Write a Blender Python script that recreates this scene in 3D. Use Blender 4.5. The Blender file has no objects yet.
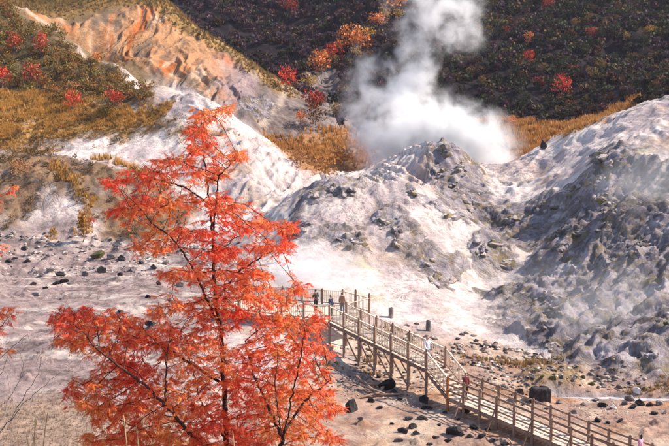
import bpy, bmesh, math, random
import numpy as np
from mathutils import Vector, Matrix

random.seed(7)
RNG = np.random.default_rng(11)
SC = bpy.context.scene
COL = SC.collection

# ------------------------------------------------------------------ camera, sky, sun, exposure
CAM_H, PITCH, FPX = 16.5, math.radians(7.0), 919.0     # focal length in photo pixels (669 wide)
cam = bpy.data.cameras.new('camera'); camo = bpy.data.objects.new('camera', cam); COL.objects.link(camo)
camo.location = (0, 0, CAM_H); camo.rotation_euler = (math.pi / 2 - PITCH, 0, 0)
cam.sensor_width = 36.0; cam.lens = 36.0 * FPX / 669.0; cam.clip_start = 0.1; cam.clip_end = 3000
SC.camera = camo

SUN_AZ = math.radians(80)      # clockwise from +Y: the sun stands to the right of the view
SUN_EL = math.radians(41)
world = bpy.data.worlds.new('World'); SC.world = world; world.use_nodes = True
wn = world.node_tree
sky = wn.nodes.new('ShaderNodeTexSky'); sky.sky_type = 'NISHITA'; sky.sun_disc = False
sky.sun_elevation = SUN_EL; sky.sun_rotation = SUN_AZ; sky.altitude = 200; sky.dust_density = 1.0
bg = wn.nodes['Background']; bg.inputs['Strength'].default_value = 0.14
wn.links.new(sky.outputs[0], bg.inputs[0])
sl = bpy.data.lights.new('sun', 'SUN'); sl.energy = 4.6; sl.angle = math.radians(0.53); sl.color = (1.0, 0.885, 0.76)
so = bpy.data.objects.new('sun', sl); COL.objects.link(so)
sdir = Vector((math.sin(SUN_AZ) * math.cos(SUN_EL), math.cos(SUN_AZ) * math.cos(SUN_EL), math.sin(SUN_EL)))
so.rotation_euler = sdir.to_track_quat('Z', 'Y').to_euler(); so.location = (60, 0, 80)
SC.view_settings.view_transform = 'Standard'; SC.view_settings.look = 'None'
SC.view_settings.exposure = 0.72; SC.view_settings.gamma = 1.0; SC.view_settings.use_curve_mapping = False
SC.render.engine = 'CYCLES'
SC.cycles.volume_bounces = 5; SC.cycles.max_bounces = 8; SC.cycles.transparent_max_bounces = 16
SC.cycles.volume_max_steps = 128; SC.cycles.volume_step_rate = 1.0

# ------------------------------------------------------------------ pixel rays
def ray(px, py):
    u = (px - 334.5) / FPX; v = -(py - 223.0) / FPX
    return np.array([u, math.cos(PITCH) + v * math.sin(PITCH), -math.sin(PITCH) + v * math.cos(PITCH)])
def W(px, py, d):
    r = ray(px, py); return np.array([0, 0, CAM_H]) + r * (d / r[1])

# ------------------------------------------------------------------ numpy noise
def _h(ix, iy, s):
    n = (ix.astype(np.int64) * 374761393 + iy.astype(np.int64) * 668265263 + s * 144269504) & 0xFFFFFFFF
    n = ((n ^ (n >> 13)) * 1274126177) & 0xFFFFFFFF
    return ((n ^ (n >> 16)) & 0xFFFFFF).astype(np.float64) / 16777216.0
def noise(x, y, s=0):
    x = np.asarray(x, float); y = np.asarray(y, float)
    ix = np.floor(x); iy = np.floor(y); fx = x - ix; fy = y - iy
    u = fx ** 3 * (fx * (fx * 6 - 15) + 10); v = fy ** 3 * (fy * (fy * 6 - 15) + 10)
    def g(a, b):
        t = _h(ix + a, iy + b, s) * 2 * np.pi
        return np.cos(t) * (fx - a) + np.sin(t) * (fy - b)
    a = g(0, 0) * (1 - u) + g(1, 0) * u; b = g(0, 1) * (1 - u) + g(1, 1) * u
    return (a * (1 - v) + b * v) * 1.4
def fbm(x, y, o=4, s=0, gain=0.5):
    t = 0; a = 1; n = 0
    for k in range(o):
        t = t + a * noise(x * 2 ** k, y * 2 ** k, s + k * 17); n += a; a *= gain
    return t / n
def ridged(x, y, o=4, s=0):
    t = 0; a = 1; n = 0
    for k in range(o):
        t = t + a * (1 - 2 * np.abs(noise(x * 2 ** k, y * 2 ** k, s + k * 17))); n += a; a *= 0.5
    return t / n
def cells(x, y, s=0):
    ix = np.floor(x); iy = np.floor(y); f1 = np.full(x.shape, 9.0); f2 = f1.copy(); idv = np.zeros(x.shape)
    for a in (-1, 0, 1):
        for b in (-1, 0, 1):
            cx = ix + a; cy = iy + b
            d = np.hypot(cx + 0.1 + 0.8 * _h(cx, cy, s) - x, cy + 0.1 + 0.8 * _h(cx, cy, s + 5) - y)
            m = d < f1
            f2 = np.where(m, f1, np.minimum(f2, d)); idv = np.where(m, _h(cx, cy, s + 9), idv); f1 = np.where(m, d, f1)
    return f1, f2, idv
def sstep(a, b, x):
    t = np.clip((x - a) / (b - a), 0, 1); return t * t * (3 - 2 * t)

# ------------------------------------------------------------------ terrain control points
CP = []
def cp(*pts):
    for px, py, d in pts: CP.append(W(px, py, d))
def cw(*pts):
    for p in pts: CP.append(np.array(p, float))
# slope below the viewpoint
for X in (-60, -30, -12, 0, 12, 30, 60):
    cw((X, -12, 16), (X, 0, 14.6), (X, 8, 11.2), (X, 19, 5.2), (X, 29, 1.0 if X > -12 else 2.0))
# floor on the right and below the boardwalk
cw((-5, 38, -.6), (5, 38, -.8), (15, 38, -1.1), (26, 42, -1.2), (45, 42, -1), (5, 47, -.8), (13, 50, -1.1), (20, 50, -1.2),
   (5, 54, -.75), (11, 57, -.9), (22, 55, -1.3), (30, 57, -1.0), (45, 56, 0), (0, 54, -.5), (-6, 50, 0.2), (1, 60, -0.3), (6, 62, -.6), (-4, 62, 1.25), (-8, 64, 1.4))
# floor on the left
cp((0, 446, 41), (60, 440, 41.5), (140, 446, 42), (50, 400, 46), (100, 350, 55), (30, 330, 60), (60, 300, 70), (140, 300, 70), (30, 270, 82), (120, 265, 83), (190, 270, 82), (200, 330, 62), (215, 300, 72))
cw((-40, 50, 3.5), (-45, 75, 5), (-60, 60, 8))
# rocky bluff on the right
cp((480, 300, 79), (530, 345, 68), (600, 374, 61), (669, 384, 58.5), (540, 285, 82), (600, 305, 73), (669, 310, 69), (560, 225, 93), (600, 225, 85), (669, 235, 80), (620, 152, 97), (600, 170, 96), (669, 165, 91), (640, 150, 96))
cp((545, 145, 120), (580, 126, 120), (620, 111, 118), (669, 98, 114), (560, 170, 108), (520, 190, 105), (512, 163, 122), (600, 145, 108), (650, 130, 103), (480, 222, 98), (500, 240, 93), (520, 255, 88), (640, 200, 88))
cw((28, 142, 8), (40, 142, 10), (55, 140, 14), (70, 118, 20), (70, 95, 15), (60, 75, 6), (70, 60, 3))
# pinnacle behind the mound
cp((443, 142, 112), (426, 146, 112), (462, 149, 112.5), (435, 143, 112), (355, 178, 118), (390, 163, 114), (490, 174, 115), (450, 190, 103), (470, 213, 98), (410, 180, 108), (475, 170, 111))
cw((10, 126, 7), (15, 128, 7), (4, 126, 6))
# mound behind the platform
cp((345, 179, 96), (322, 184, 95), (300, 201, 92), (380, 189, 94.5), (415, 187, 94), (440, 204, 92), (480, 233, 89), (345, 228, 87), (370, 215, 89.5), (300, 250, 84), (310, 288, 76), (345, 262, 82), (400, 258, 83), (380, 300, 75), (430, 248, 85), (440, 300, 76), (420, 330, 68), (480, 283, 83), (500, 322, 73), (290, 312, 70), (410, 215, 89))
cw((6, 103, 6.0), (0, 106, 6.4), (-4, 104, 6))
cp((272, 222, 92), (250, 262, 85), (230, 292, 77), (255, 235, 91))
# ash hill on the left
cp((305, 178, 108), (250, 135, 114), (225, 115, 117), (198, 95, 120), (165, 88, 125), (115, 64, 135), (60, 35, 148), (15, 12, 160))
cp((0, 60, 141), (50, 72, 135), (100, 87, 128), (0, 104, 126), (80, 110, 121), (150, 115, 117), (0, 160, 110), (60, 152, 110), (120, 148, 110), (150, 162, 105), (200, 150, 108), (250, 190, 101), (280, 172, 107), (230, 210, 98))
cp((45, 163, 101), (0, 176, 98), (100, 190, 97), (120, 232, 92), (40, 216, 93), (0, 231, 90), (40, 246, 88), (150, 246, 89), (190, 225, 95), (70, 175, 99))
cw((-75, 100, 14), (-75, 130, 26), (-90, 160, 38))
# hollow behind the ash ridge
cw((-20, 133, 12), (-14, 130, 9), (-8, 124, 7), (-30, 146, 18), (-42, 162, 24))
# scree hill
cp((165, 3, 186), (220, 45, 176), (272, 82, 166), (110, -12, 196), (100, 40, 166), (150, 62, 159), (200, 87, 151), (240, 97, 150), (252, 116, 142), (50, 10, 185), (0, 5, 190), (200, 33, 180))
cw((-36, 214, 30), (-18, 196, 20), (-55, 222, 38), (-80, 240, 48))
# ravine and wooded slopes
cp((330, 62, 228), (300, 90, 195), (312, 100, 180), (340, 112, 166), (300, 152, 141), (340, 160, 136), (268, 137, 143), (380, 130, 160), (400, 150, 143))
cp((250, 30, 285), (200, 0, 300), (300, 0, 325), (270, 77, 215), (350, 42, 232), (400, 5, 268), (370, 80, 200), (300, 60, 260))
cp((450, 60, 232), (550, 60, 228), (669, 60, 226), (500, 0, 290), (600, 0, 290), (669, 0, 290), (500, 132, 168), (550, 129, 163), (600, 116, 170), (669, 92, 172), (450, 110, 185))
for X in (-200, -130, -60, 0, 60, 130, 200):
    cw((X, 420, 118 + abs(X) * .05)); cw((X, 350, 84 + abs(X) * .05))
cw((-140, 200, 52), (-150, 100, 34), (-150, 30, 20), (140, 200, 46), (150, 100, 36), (150, 30, 14), (110, 60, 12), (110, 150, 26), (-110, 60, 15), (-150, 290, 72), (150, 290, 72))
CP = np.array(CP)
n = len(CP)
D = np.hypot(CP[:, None, 0] - CP[None, :, 0], CP[:, None, 1] - CP[None, :, 1])
EPS = 1.5
PHI = lambda r: np.sqrt(r * r + EPS * EPS)
A = np.zeros((n + 3, n + 3)); A[:n, :n] = PHI(D) - 0.02 * np.eye(n); A[:n, n] = 1; A[:n, n + 1:] = CP[:, :2] / 100
A[n, :n] = 1; A[n + 1:, :n] = (CP[:, :2] / 100).T
SOL = np.linalg.solve(A, np.concatenate([CP[:, 2], np.zeros(3)]))
def base_h(x, y):
    x = np.asarray(x, float); sh = x.shape; x = x.ravel(); y = np.asarray(y, float).ravel(); out = np.empty(x.shape)
    for i in range(0, len(x), 20000):
        a = x[i:i + 20000]; b = y[i:i + 20000]
        out[i:i + 20000] = PHI(np.hypot(a[:, None] - CP[None, :, 0], b[:, None] - CP[None, :, 1])) @ SOL[:n] + SOL[n] + a / 100 * SOL[n + 1] + b / 100 * SOL[n + 2]
    return out.reshape(sh)

def prog(a, b, s0, s1):
    v = [a]; s = s0; k = 0
    L = abs(b - a)
    while abs(v[-1] - a) < L:
        f = abs(v[-1] - a) / L; v.append(v[-1] + (s0 + (s1 - s0) * f) * (1 if b > a else -1))
    return v[1:]
xd = list(np.arange(-42, 42.01, 0.2))
XS = np.array(prog(-42, -230, 0.3, 7)[::-1] + xd + prog(42, 230, 0.3, 7))
YS = np.array(list(np.arange(-16, 36, 0.5)) + list(np.arange(36, 46, 0.3)) + list(np.arange(46, 122, 0.2)) + prog(121.9, 200, 0.25, .6) + prog(200, 430, 0.6, 4))
GX, GY = np.meshgrid(XS, YS)
# the smooth surface is solved on a coarser grid and interpolated
cxs = XS[::3] if (len(XS) - 1) % 3 == 0 else np.append(XS[::3], XS[-1]); cys = YS[::3] if (len(YS) - 1) % 3 == 0 else np.append(YS[::3], YS[-1])
CG = base_h(*np.meshgrid(cxs, cys))
T1 = np.array([np.interp(XS, cxs, r) for r in CG]); BH = np.array([np.interp(YS, cys, T1[:, j]) for j in range(len(XS))]).T

def sampler(H):
    def f(x, y):
        x = np.clip(np.asarray(x, float), XS[0], XS[-1] - 1e-6); y = np.clip(np.asarray(y, float), YS[0], YS[-1] - 1e-6)
        i = np.clip(np.searchsorted(XS, x, 'right') - 1, 0, len(XS) - 2); j = np.clip(np.searchsorted(YS, y, 'right') - 1, 0, len(YS) - 2)
        u = (x - XS[i]) / (XS[i + 1] - XS[i]); v = (y - YS[j]) / (YS[j + 1] - YS[j])
        return (H[j, i] * (1 - u) + H[j, i + 1] * u) * (1 - v) + (H[j + 1, i] * (1 - u) + H[j + 1, i + 1] * u) * v
    return f
def hitter(S):
    ds = np.concatenate([np.arange(30, 130, 0.15), np.arange(130, 420, 0.5)])
    def hit(px, py):
        r = ray(px, py); r = r / r[1]
        z = CAM_H + r[2] * ds; g = S(r[0] * ds, ds)
        k = np.argmax(z < g)
        if not (z < g).any(): k = len(ds) - 1
        d = ds[k]; return np.array([r[0] * d, d, float(S(r[0] * d, d))])
    return hit
HIT0 = hitter(sampler(BH))

# soft masks whose outline is a polygon standing on the ground
def poly_mask(pts, soft=1.0, warp=1.5, wscale=0.25, seed=0, hit=HIT0):
    P = np.array([hit(*p)[:2] if len(p) == 2 else (p[0], p[1]) for p in pts])
    m = 8 + warp * 2
    i0, i1 = np.searchsorted(XS, [P[:, 0].min() - m, P[:, 0].max() + m]); j0, j1 = np.searchsorted(YS, [P[:, 1].min() - m, P[:, 1].max() + m])
    out = np.zeros(GX.shape)
    if i1 <= i0 or j1 <= j0: return out
    x = GX[j0:j1, i0:i1]; y = GY[j0:j1, i0:i1]
    ins = np.zeros(x.shape, bool); dist = np.full(x.shape, 1e9)
    for a in range(len(P)):
        p, q = P[a], P[(a + 1) % len(P)]
        c = ((p[1] > y) != (q[1] > y)) & (x < (q[0] - p[0]) * (y - p[1]) / (q[1] - p[1] + 1e-12) + p[0]); ins ^= c
        e = q - p; t = np.clip(((x - p[0]) * e[0] + (y - p[1]) * e[1]) / (e @ e + 1e-9), 0, 1)
        dist = np.minimum(dist, np.hypot(x - p[0] - t * e[0], y - p[1] - t * e[1]))
    sd = np.where(ins, dist, -dist) + warp * fbm(x * wscale, y * wscale, 4, 300 + seed, 0.6) * 2
    out[j0:j1, i0:i1] = sstep(-soft, soft, sd)
    return out
def line_mask(pts, width, soft, warp=.5, wscale=.4, seed=0, hit=HIT0):
    P = np.array([hit(*p)[:2] for p in pts]); dist = np.full(GX.shape, 1e9)
    for p, q in zip(P[:-1], P[1:]):
        e = q - p; t = np.clip(((GX - p[0]) * e[0] + (GY - p[1]) * e[1]) / (e @ e + 1e-9), 0, 1)
        dist = np.minimum(dist, np.hypot(GX - p[0] - t * e[0], GY - p[1] - t * e[1]))
    return sstep(width + soft, width - soft, dist + warp * fbm(GX * wscale, GY * wscale, 3, 400 + seed) * 2)

M = {}
M['bluff'] = poly_mask([(622, 147), (598, 168), (575, 205), (545, 250), (520, 285), (480, 292), (490, 318), (530, 345), (600, 375), (669, 386), (720, 395), (720, 160), (669, 165)], 2.0, 1.6, .2, 1)
M['pin'] = poly_mask([(425, 142), (440, 138), (460, 147), (478, 168), (492, 200), (515, 225), (500, 245), (470, 225), (445, 205), (432, 178)], 1.2, 1.0, .3, 2)
M['mtop'] = poly_mask([(345, 176), (365, 186), (360, 196), (335, 198), (308, 200), (290, 215), (302, 194), (322, 183)], .8, .7, .4, 3)
M['mmid'] = poly_mask([(300, 222), (340, 222), (372, 226), (380, 218), (384, 248), (368, 258), (330, 246), (306, 244)], 1.0, 1.1, .35, 4)
M['mright'] = poly_mask([(380, 205), (402, 208), (420, 235), (450, 250), (478, 240), (500, 245), (520, 262), (500, 275), (470, 272), (440, 285), (425, 275), (395, 255)], 1.0, 1.2, .3, 5)
M['gully'] = poly_mask([(470, 200), (520, 205), (560, 195), (590, 180), (570, 215), (540, 245), (505, 250), (485, 235)], 1.5, 1.6, .25, 6)
M['mleft'] = poly_mask([(300, 200), (285, 225), (262, 258), (235, 290), (255, 296), (285, 262), (305, 235)], 1.5, 1.2, .25, 7)
M['scree'] = poly_mask([(20, 14), (60, 20), (165, 10), (220, 48), (262, 78), (255, 112), (225, 108), (195, 92), (165, 86), (115, 63), (60, 33)], 1.5, 1.5, .12, 8)
M['crest'] = line_mask([(0, 4), (50, 9), (110, -8), (165, 6), (200, 36), (220, 48), (245, 62), (272, 84)], 4.5, 2.0, 1.2, .25, 9)
M['bush'] = poly_mask([(0, 5), (18, 15), (60, 36), (115, 65), (160, 90), (166, 104), (120, 110), (60, 100), (0, 92), (-40, 80), (-40, 0)], 1.5, 1.6, .15, 10)
M['band'] = poly_mask([(-30, 90), (0, 92), (60, 98), (120, 108), (166, 106), (158, 120), (110, 124), (70, 132), (40, 140), (0, 148), (-30, 150)], 1.2, 1.4, .2, 11)
M['band2'] = poly_mask([(0, 128), (70, 126), (130, 122), (165, 120), (200, 128), (235, 140), (200, 142), (150, 136), (90, 140), (30, 158), (0, 160)], 1.5, 2.2, .2, 12)
M['brown'] = poly_mask([(-30, 165), (20, 152), (55, 158), (90, 166), (120, 172), (165, 186), (195, 205), (185, 235), (140, 246), (112, 246), (95, 215), (70, 195), (45, 198), (25, 222), (-30, 235)], 1.2, 1.2, .25, 13)
M['stripe'] = line_mask([(14, 12), (60, 35), (80, 52), (115, 65), (150, 84), (165, 92)], .35, .5, .3, .5, 14)
M['stripe2'] = line_mask([(258, 124), (280, 104), (312, 80)], .5, .5, .3, .3, 15)
M['orange'] = poly_mask([(262, 130), (300, 135), (345, 128), (385, 150), (360, 172), (318, 180), (285, 160)], 1.2, 1.0, .2, 16)
M['orange2'] = poly_mask([(480, 122), (520, 118), (560, 125), (605, 114), (640, 100), (600, 125), (560, 140), (515, 155), (490, 148)], 1.2, 1.2, .2, 17)
M['cleft'] = poly_mask([(240, 104), (268, 98), (275, 108), (258, 122), (244, 118)], 1.2, 1.0, .3, 18)
M['tan'] = poly_mask([(345, 345), (400, 330), (450, 340), (500, 345), (560, 365), (669, 388), (760, 400), (760, 520), (200, 520), (215, 400), (330, 372)], 2.0, 1.6, .2, 19)
M['bank'] = poly_mask([(525, 372), (560, 371), (585, 374), (580, 386), (548, 389), (522, 385)], .5, .5, .5, 20)
M['grassl'] = poly_mask([(-40, 405), (30, 400), (110, 408), (180, 415), (230, 470), (-60, 470)], 1.0, 1.0, .3, 21)
M['strip'] = poly_mask([(170, 150), (240, 150), (290, 195), (250, 200), (200, 185)], 1.5, 1.2, .25, 22)
M['ravine'] = poly_mask([(225, 104), (262, 82), (290, 90), (330, 70), (345, 110), (330, 132), (270, 140), (255, 132), (240, 122)], 1.5, 1.2, .2, 24)
M['crest0'] = poly_mask([(-40, -8), (0, 2), (14, 10), (60, 18), (110, 8), (165, 12), (165, -6), (110, -16), (40, -14)], 2, 1.0, .2, 25) * (1 - M['bush'])
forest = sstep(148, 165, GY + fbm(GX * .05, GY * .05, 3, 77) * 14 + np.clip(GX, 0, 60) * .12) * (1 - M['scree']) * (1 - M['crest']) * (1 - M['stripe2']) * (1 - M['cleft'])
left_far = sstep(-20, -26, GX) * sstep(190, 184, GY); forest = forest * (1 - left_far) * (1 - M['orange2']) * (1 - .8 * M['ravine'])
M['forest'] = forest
M['creek'] = poly_mask([(548, 389), (600, 391), (640, 393), (669, 394), (740, 400), (740, 406), (669, 399), (640, 398), (600, 397), (560, 396)], .5, .2, .5, 23)
rockm = np.clip(M['bluff'] + M['pin'] + M['mtop'] + M['mmid'] + M['mright'] + M['gully'] * .6 + M['mleft'] * .7, 0, 1)

CRAGS = [
    (338, 190, 40, 12, 'craggy dark outcrop capping the top of the central mound'), (312, 196, 18, 8, 'low dark ledge trailing left from the mound cap'), (300, 226, 18, 14, 'bluish rock rib on the left shoulder of the central mound'),
    (352, 240, 34, 14, 'grey crag in the middle of the central mound face'), (382, 222, 14, 18, 'olive stained knob right of the grey crag on the mound'), (396, 232, 8, 34, 'narrow dark rib running down the mound beside the olive knob'),
    (412, 193, 9, 12, 'small olive tooth of rock on the mound skyline'), (432, 203, 22, 6, 'thin dark ledge descending from the olive tooth'), (455, 217, 20, 6, 'lower end of the thin ledge facing the pinnacle'),
    (440, 278, 24, 16, 'ochre crag low on the right side of the mound'), (425, 262, 16, 10, 'grey crag just above the ochre crag'), (486, 248, 24, 20, 'dark crag in the gully between the mound and the bluff'), (506, 262, 22, 14, 'dark broken crag below the gully crag'),
    (446, 150, 22, 7, 'olive brown cap of the pinnacle'), (462, 166, 14, 20, 'dark right shoulder of the pinnacle'), (436, 172, 12, 20, 'olive rib down the front of the pinnacle'), (470, 200, 20, 22, 'dark blue grey rock at the foot of the pinnacle'), (456, 186, 10, 12, 'small crag under the pinnacle shoulder'),
    (512, 220, 20, 8, 'flat dark crag where the gully opens behind the mound'), (548, 208, 24, 10, 'dark crag on the slope above the gully'), (572, 190, 18, 9, 'dark ledge on the pale slope left of the bluff crest'), (606, 160, 24, 16, 'olive crag at the crest of the rocky bluff'), (592, 182, 14, 18, 'dark rib below the bluff crest')]
rgc = random.Random(77); BCRAGS = []
for k in range(20):
    px = rgc.uniform(535, 672); lo = 190 if px > 600 else 190 + (600 - px) * 1.2; BCRAGS.append((px, rgc.uniform(lo, 345 + (px - 530) * .12), rgc.uniform(10, 26), rgc.uniform(6, 14)))
M['crag'] = np.zeros(GX.shape); wxx = GX + fbm(GX * .5, GY * .5, 3, 181) * 1.6; wyy = GY + fbm(GX * .5, GY * .5, 3, 182) * 2.2
for q in [c_[:4] for c_ in CRAGS] + BCRAGS:
    c_ = HIT0(q[0], q[1]); a_ = HIT0(q[0], q[1] - q[3] * .5); b_ = HIT0(q[0], q[1] + q[3] * .5); rx_ = q[2] * .62 * c_[1] / FPX; ry_ = min(6.0, max(.9, abs(a_[1] - b_[1]) * .62))
    M['crag'] = np.maximum(M['crag'], sstep(1.5, .6, np.hypot((wxx - c_[0]) / rx_, (wyy - c_[1]) / ry_)))
# relief
near = sstep(34, 44, GY) * sstep(260, 190, GY)
f1, f2, cid = cells(GX * .55 + fbm(GX * .4, GY * .4, 2, 31) * .8, GY * .55 + fbm(GX * .4, GY * .4, 2, 32) * .8, 3)
g1, g2, gid = cells(GX * 1.5 + fbm(GX, GY, 2, 33) * .5, GY * 1.5 + fbm(GX, GY, 2, 34) * .5, 4)
patch = sstep(-.15, .25, fbm(GX * .18, GY * .18, 3, 46))
BLX = ridged(GX * 1.0 + fbm(GX * .7, GY * .7, 2, 48) * .6, GY * .9, 4, 49)
BL = (1.5 * ridged(GX * .11 + fbm(GX * .2, GY * .2, 2, 45) * .5, GY * .13, 5, 41) + .5 * ridged(GX * .45, GY * .4, 4, 47) * (.4 + .6 * patch) + .35 * (cid - .5) * sstep(0, .5, f2 - f1) * patch + .22 * (gid - .4) * sstep(0, .5, g2 - g1) + .38 * BLX + .5 * fbm(GX * .7, GY * .7, 4, 44, .65))
rill = ridged(GX * .35 + fbm(GX * .1, GY * .1, 2, 51) * 1.2, GY * .12, 3, 52)
H = BH + near * (fbm(GX * .06, GY * .06, 3, 60) * .7 * sstep(62, 85, GY) + fbm(GX * .3, GY * .3, 4, 61) * (.18 + .26 * sstep(75, 95, GY)) + fbm(GX * 1.6, GY * 1.6, 3, 62, .6) * .09)
ash_slope = sstep(75, 90, GY) * (1 - rockm) * (1 - M['tan'])
H = H + near * ash_slope * (rill - .2) * .27
H = H + near * rockm * (BL * (.36 + .06 * M['pin'] + .16 * M['bluff'] + .2 * M['crag']) - .1 - .45 * M['pin'] - .5 * M['mtop'])
tt = H / .8 + fbm(GX * .22, GY * .22, 4, 171, .6) * 3.4 + GX * .12; tf = tt - np.floor(tt)
H = H + near * np.clip(M['bluff'] * 1.0 + M['pin'] * .3 + M['gully'] * .8 + M['mmid'] * .5 + M['mright'] * .6, 0, 1) * (sstep(.25, .75, tf) - tf) * .8 * .45
def ribs(s_, along, sd, f=.5, o=4):
    w_ = fbm(GX * .12, GY * .12, 3, sd + 3) * 1.3; t_ = ridged(s_ * f + w_, along * .07 + w_ * .3, o, sd); return np.sign(t_) * np.abs(t_) ** 1.3
def radial(px, py, sd, amp, r0, r1, nr=5.0):
    c_ = HIT0(px, py); dx = GX - c_[0]; dy = GY - c_[1]; r_ = np.hypot(dx, dy); ph = np.arctan2(dy, -dx - 1e-9 * 0 + 1e-9)
    # the seam of the angle lies behind the hill
    ph = np.arctan2(dx, -dy); return amp * (ribs(ph * nr * (.6 + .4 * np.clip(r_ / 8, 0, 2)), r_, sd, 1.0) - .15) * sstep(r0 * .15, r0, r_) * sstep(r1, r1 * .6, r_)
clearw = sstep(68, 74, GY + np.clip(GX, -20, 0) * .3)
H = H + clearw * near * (radial(350, 176, 311, .85, 5, 26) * (1 - M['pin']) * (1 - M['bluff']) + radial(443, 141, 321, .38, 3, 13, 3.0))
H = H + near * np.clip(M['bluff'] * 1.1 + .35 * M['gully'], 0, 1) * (ribs((GX - GY) * .7, (GX + GY) * .7, 331, .22, 5) - .2) * 1.35
dmask = poly_mask([(165, 95), (200, 98), (250, 138), (305, 180), (280, 200), (240, 215), (200, 200), (175, 170), (160, 130)], 2.5, 1.0, .2, 26)
H = H + dmask * (ribs((GX * .8 + GY * .55), (GX * .55 - GY * .8), 341, .35) - .2) * .6
cmask = poly_mask([(512, 166), (545, 147), (620, 113), (700, 95), (700, 160), (620, 150), (570, 190), (525, 205), (495, 195)], 2.5, 1.0, .2, 27)
H = H + cmask * (1 - M['bluff']) * (ribs((GX - GY * .4), (GX * .4 + GY), 351, .25) - .2) * .5
H = H + M['brown'] * (ribs(GX * .9 + GY * .2, GY, 361, .3) - .2) * .7
lf = sstep(-7, -11, GX) * sstep(48, 54, GY) * sstep(94, 88, GY); H = H + lf * ((ridged(GX * .12, GY * .22, 4, 371) - .2) * .55 + fbm(GX * .5, GY * .8, 3, 372) * .18)
H = H + M['scree'] * (ribs(GX + fbm(GX * .07, GY * .07, 2, 71) * 3, GY, 72, .3, 5) * 1.25)
H = H + M['crest'] * .5 + M['cleft'] * (BL * .8 - .8) + (forest + left_far * M['bush']) * fbm(GX * .08, GY * .08, 4, 81) * 2.2
H = H + M['brown'] * fbm(GX * .5, GY * .5, 3, 83) * .5
H = H - M['creek'] * .55 + M['bank'] * (.35 + .25 * gid)
H = H + forest * sstep(178, 205, GY) * (ridged((GX * .8 + GY * .6) * .028, (GX * .6 - GY * .8) * .012, 3, 85) - .2) * 5.0
# crusted pebbly floor
tanrock = sstep(.05, .35, fbm(GX * .25, GY * .25, 3, 91)) * sstep(40, 46, GY) * sstep(110, 90, GY) * (1 - rockm) * (1 - M['creek'])
H = H + tanrock * sstep(.0, .3, g2 - g1) * (gid ** 3) * .38 * np.clip(M['tan'] + sstep(-8, -14, GX) * .8 + .15, 0, 1)

# boardwalk route (deck centre line) and the ground kept clear below it
P0 = W(338, 321, 62.4); P1 = W(436, 368.5, 54.2); P2 = W(457.5, 395, 52.0); P3 = W(600, 456, 44.4)
P0[2] = 2.0; P1[2] = 1.0; P2[2] = 0.0; P3[2] = -0.72
DIR = (P3 - P2); P4 = P3 + DIR * .75; P4[2] = -0.95
PLAT_Z = 2.0
PLAT = [(-8.5, 66.0), (-0.55, 62.0), (1.15, 63.0), (2.5, 64.8), (0.6, 67.4), (-8.5, 70.2)]
def clear(p, q, w, drop):
    global H
    e = (q - p)[:2]; t = np.clip(((GX - p[0]) * e[0] + (GY - p[1]) * e[1]) / (e @ e), 0, 1)
    dd = np.hypot(GX - p[0] - t * e[0], GY - p[1] - t * e[1]); top = p[2] + (q[2] - p[2]) * t - drop
    m = sstep(w + 2.0, w, dd); H = np.where(H > top, H * (1 - m) + top * m, H)
clear(P0, P1, 1.6, 1.3); clear(P1, P2, 1.6, .8); clear(P2, P3, 1.5, .45); clear(P3, P4, 1.5, .4)
clear(np.array([-8.5, 68, 2.0]), np.array([1.0, 65, 2.0]), 2.6, 0.75)
S = sampler(H); HIT = hitter(S)
def gz(x, y): return float(S(x, y))

# ------------------------------------------------------------------ ground colours (pinkish ash, tinted further for the purple of its shadows)
def rgb(*c): return np.array(c, float)
def mix(a, b, m):
    return a * (1 - m[..., None]) + b * m[..., None]
N1 = fbm(GX * .12, GY * .12, 5, 101, .6); N2 = fbm(GX * .5, GY * .5, 4, 102, .6); N3 = fbm(GX * 1.7, GY * 1.7, 3, 103, .7); N4 = fbm(GX * .05, GY * .05, 3, 104)
gxs = np.gradient(H, axis=1) / np.gradient(GX, axis=1); gys = np.gradient(H, axis=0) / np.gradient(GY, axis=0); SLOPE = np.hypot(gxs, gys)
C = np.empty(GX.shape + (3,)); C[:] = rgb(.56, .45, .425)
C = mix(C, rgb(.78, .665, .60), sstep(-.2, .22, N1 + N2 * .4))
C = mix(C, rgb(.40, .315, .335), sstep(.16, .46, fbm(GX * .2, GY * .2, 5, 111, .6) + N3 * .15) * .75)
C = mix(C, rgb(.50, .35, .25), sstep(.1, .45, fbm(GX * .15, GY * .15, 4, 112, .6)) * .7)
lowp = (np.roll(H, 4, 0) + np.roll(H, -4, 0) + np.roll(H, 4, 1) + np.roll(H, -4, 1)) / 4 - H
C = mix(C, rgb(.30, .235, .225), sstep(.03, .22, lowp) * .35 * sstep(70, 76, GY) * sstep(130, 125, GY))  # hollows coloured darker than the ground around them
C = mix(C, rgb(.22, .18, .175), sstep(.25, .55, N3 + N2 * .6) * .6)
C = mix(C, rgb(.20, .135, .07), sstep(138, 150, GY) * sstep(-24, -32, GX))
C = mix(C, rgb(.58, .47, .22), sstep(.2, .45, fbm(GX * .17 + 40, GY * .17, 5, 117, .65)) * .5 * sstep(70, 76, GY) * sstep(126, 120, GY) * sstep(-14, -8, GX))
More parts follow.
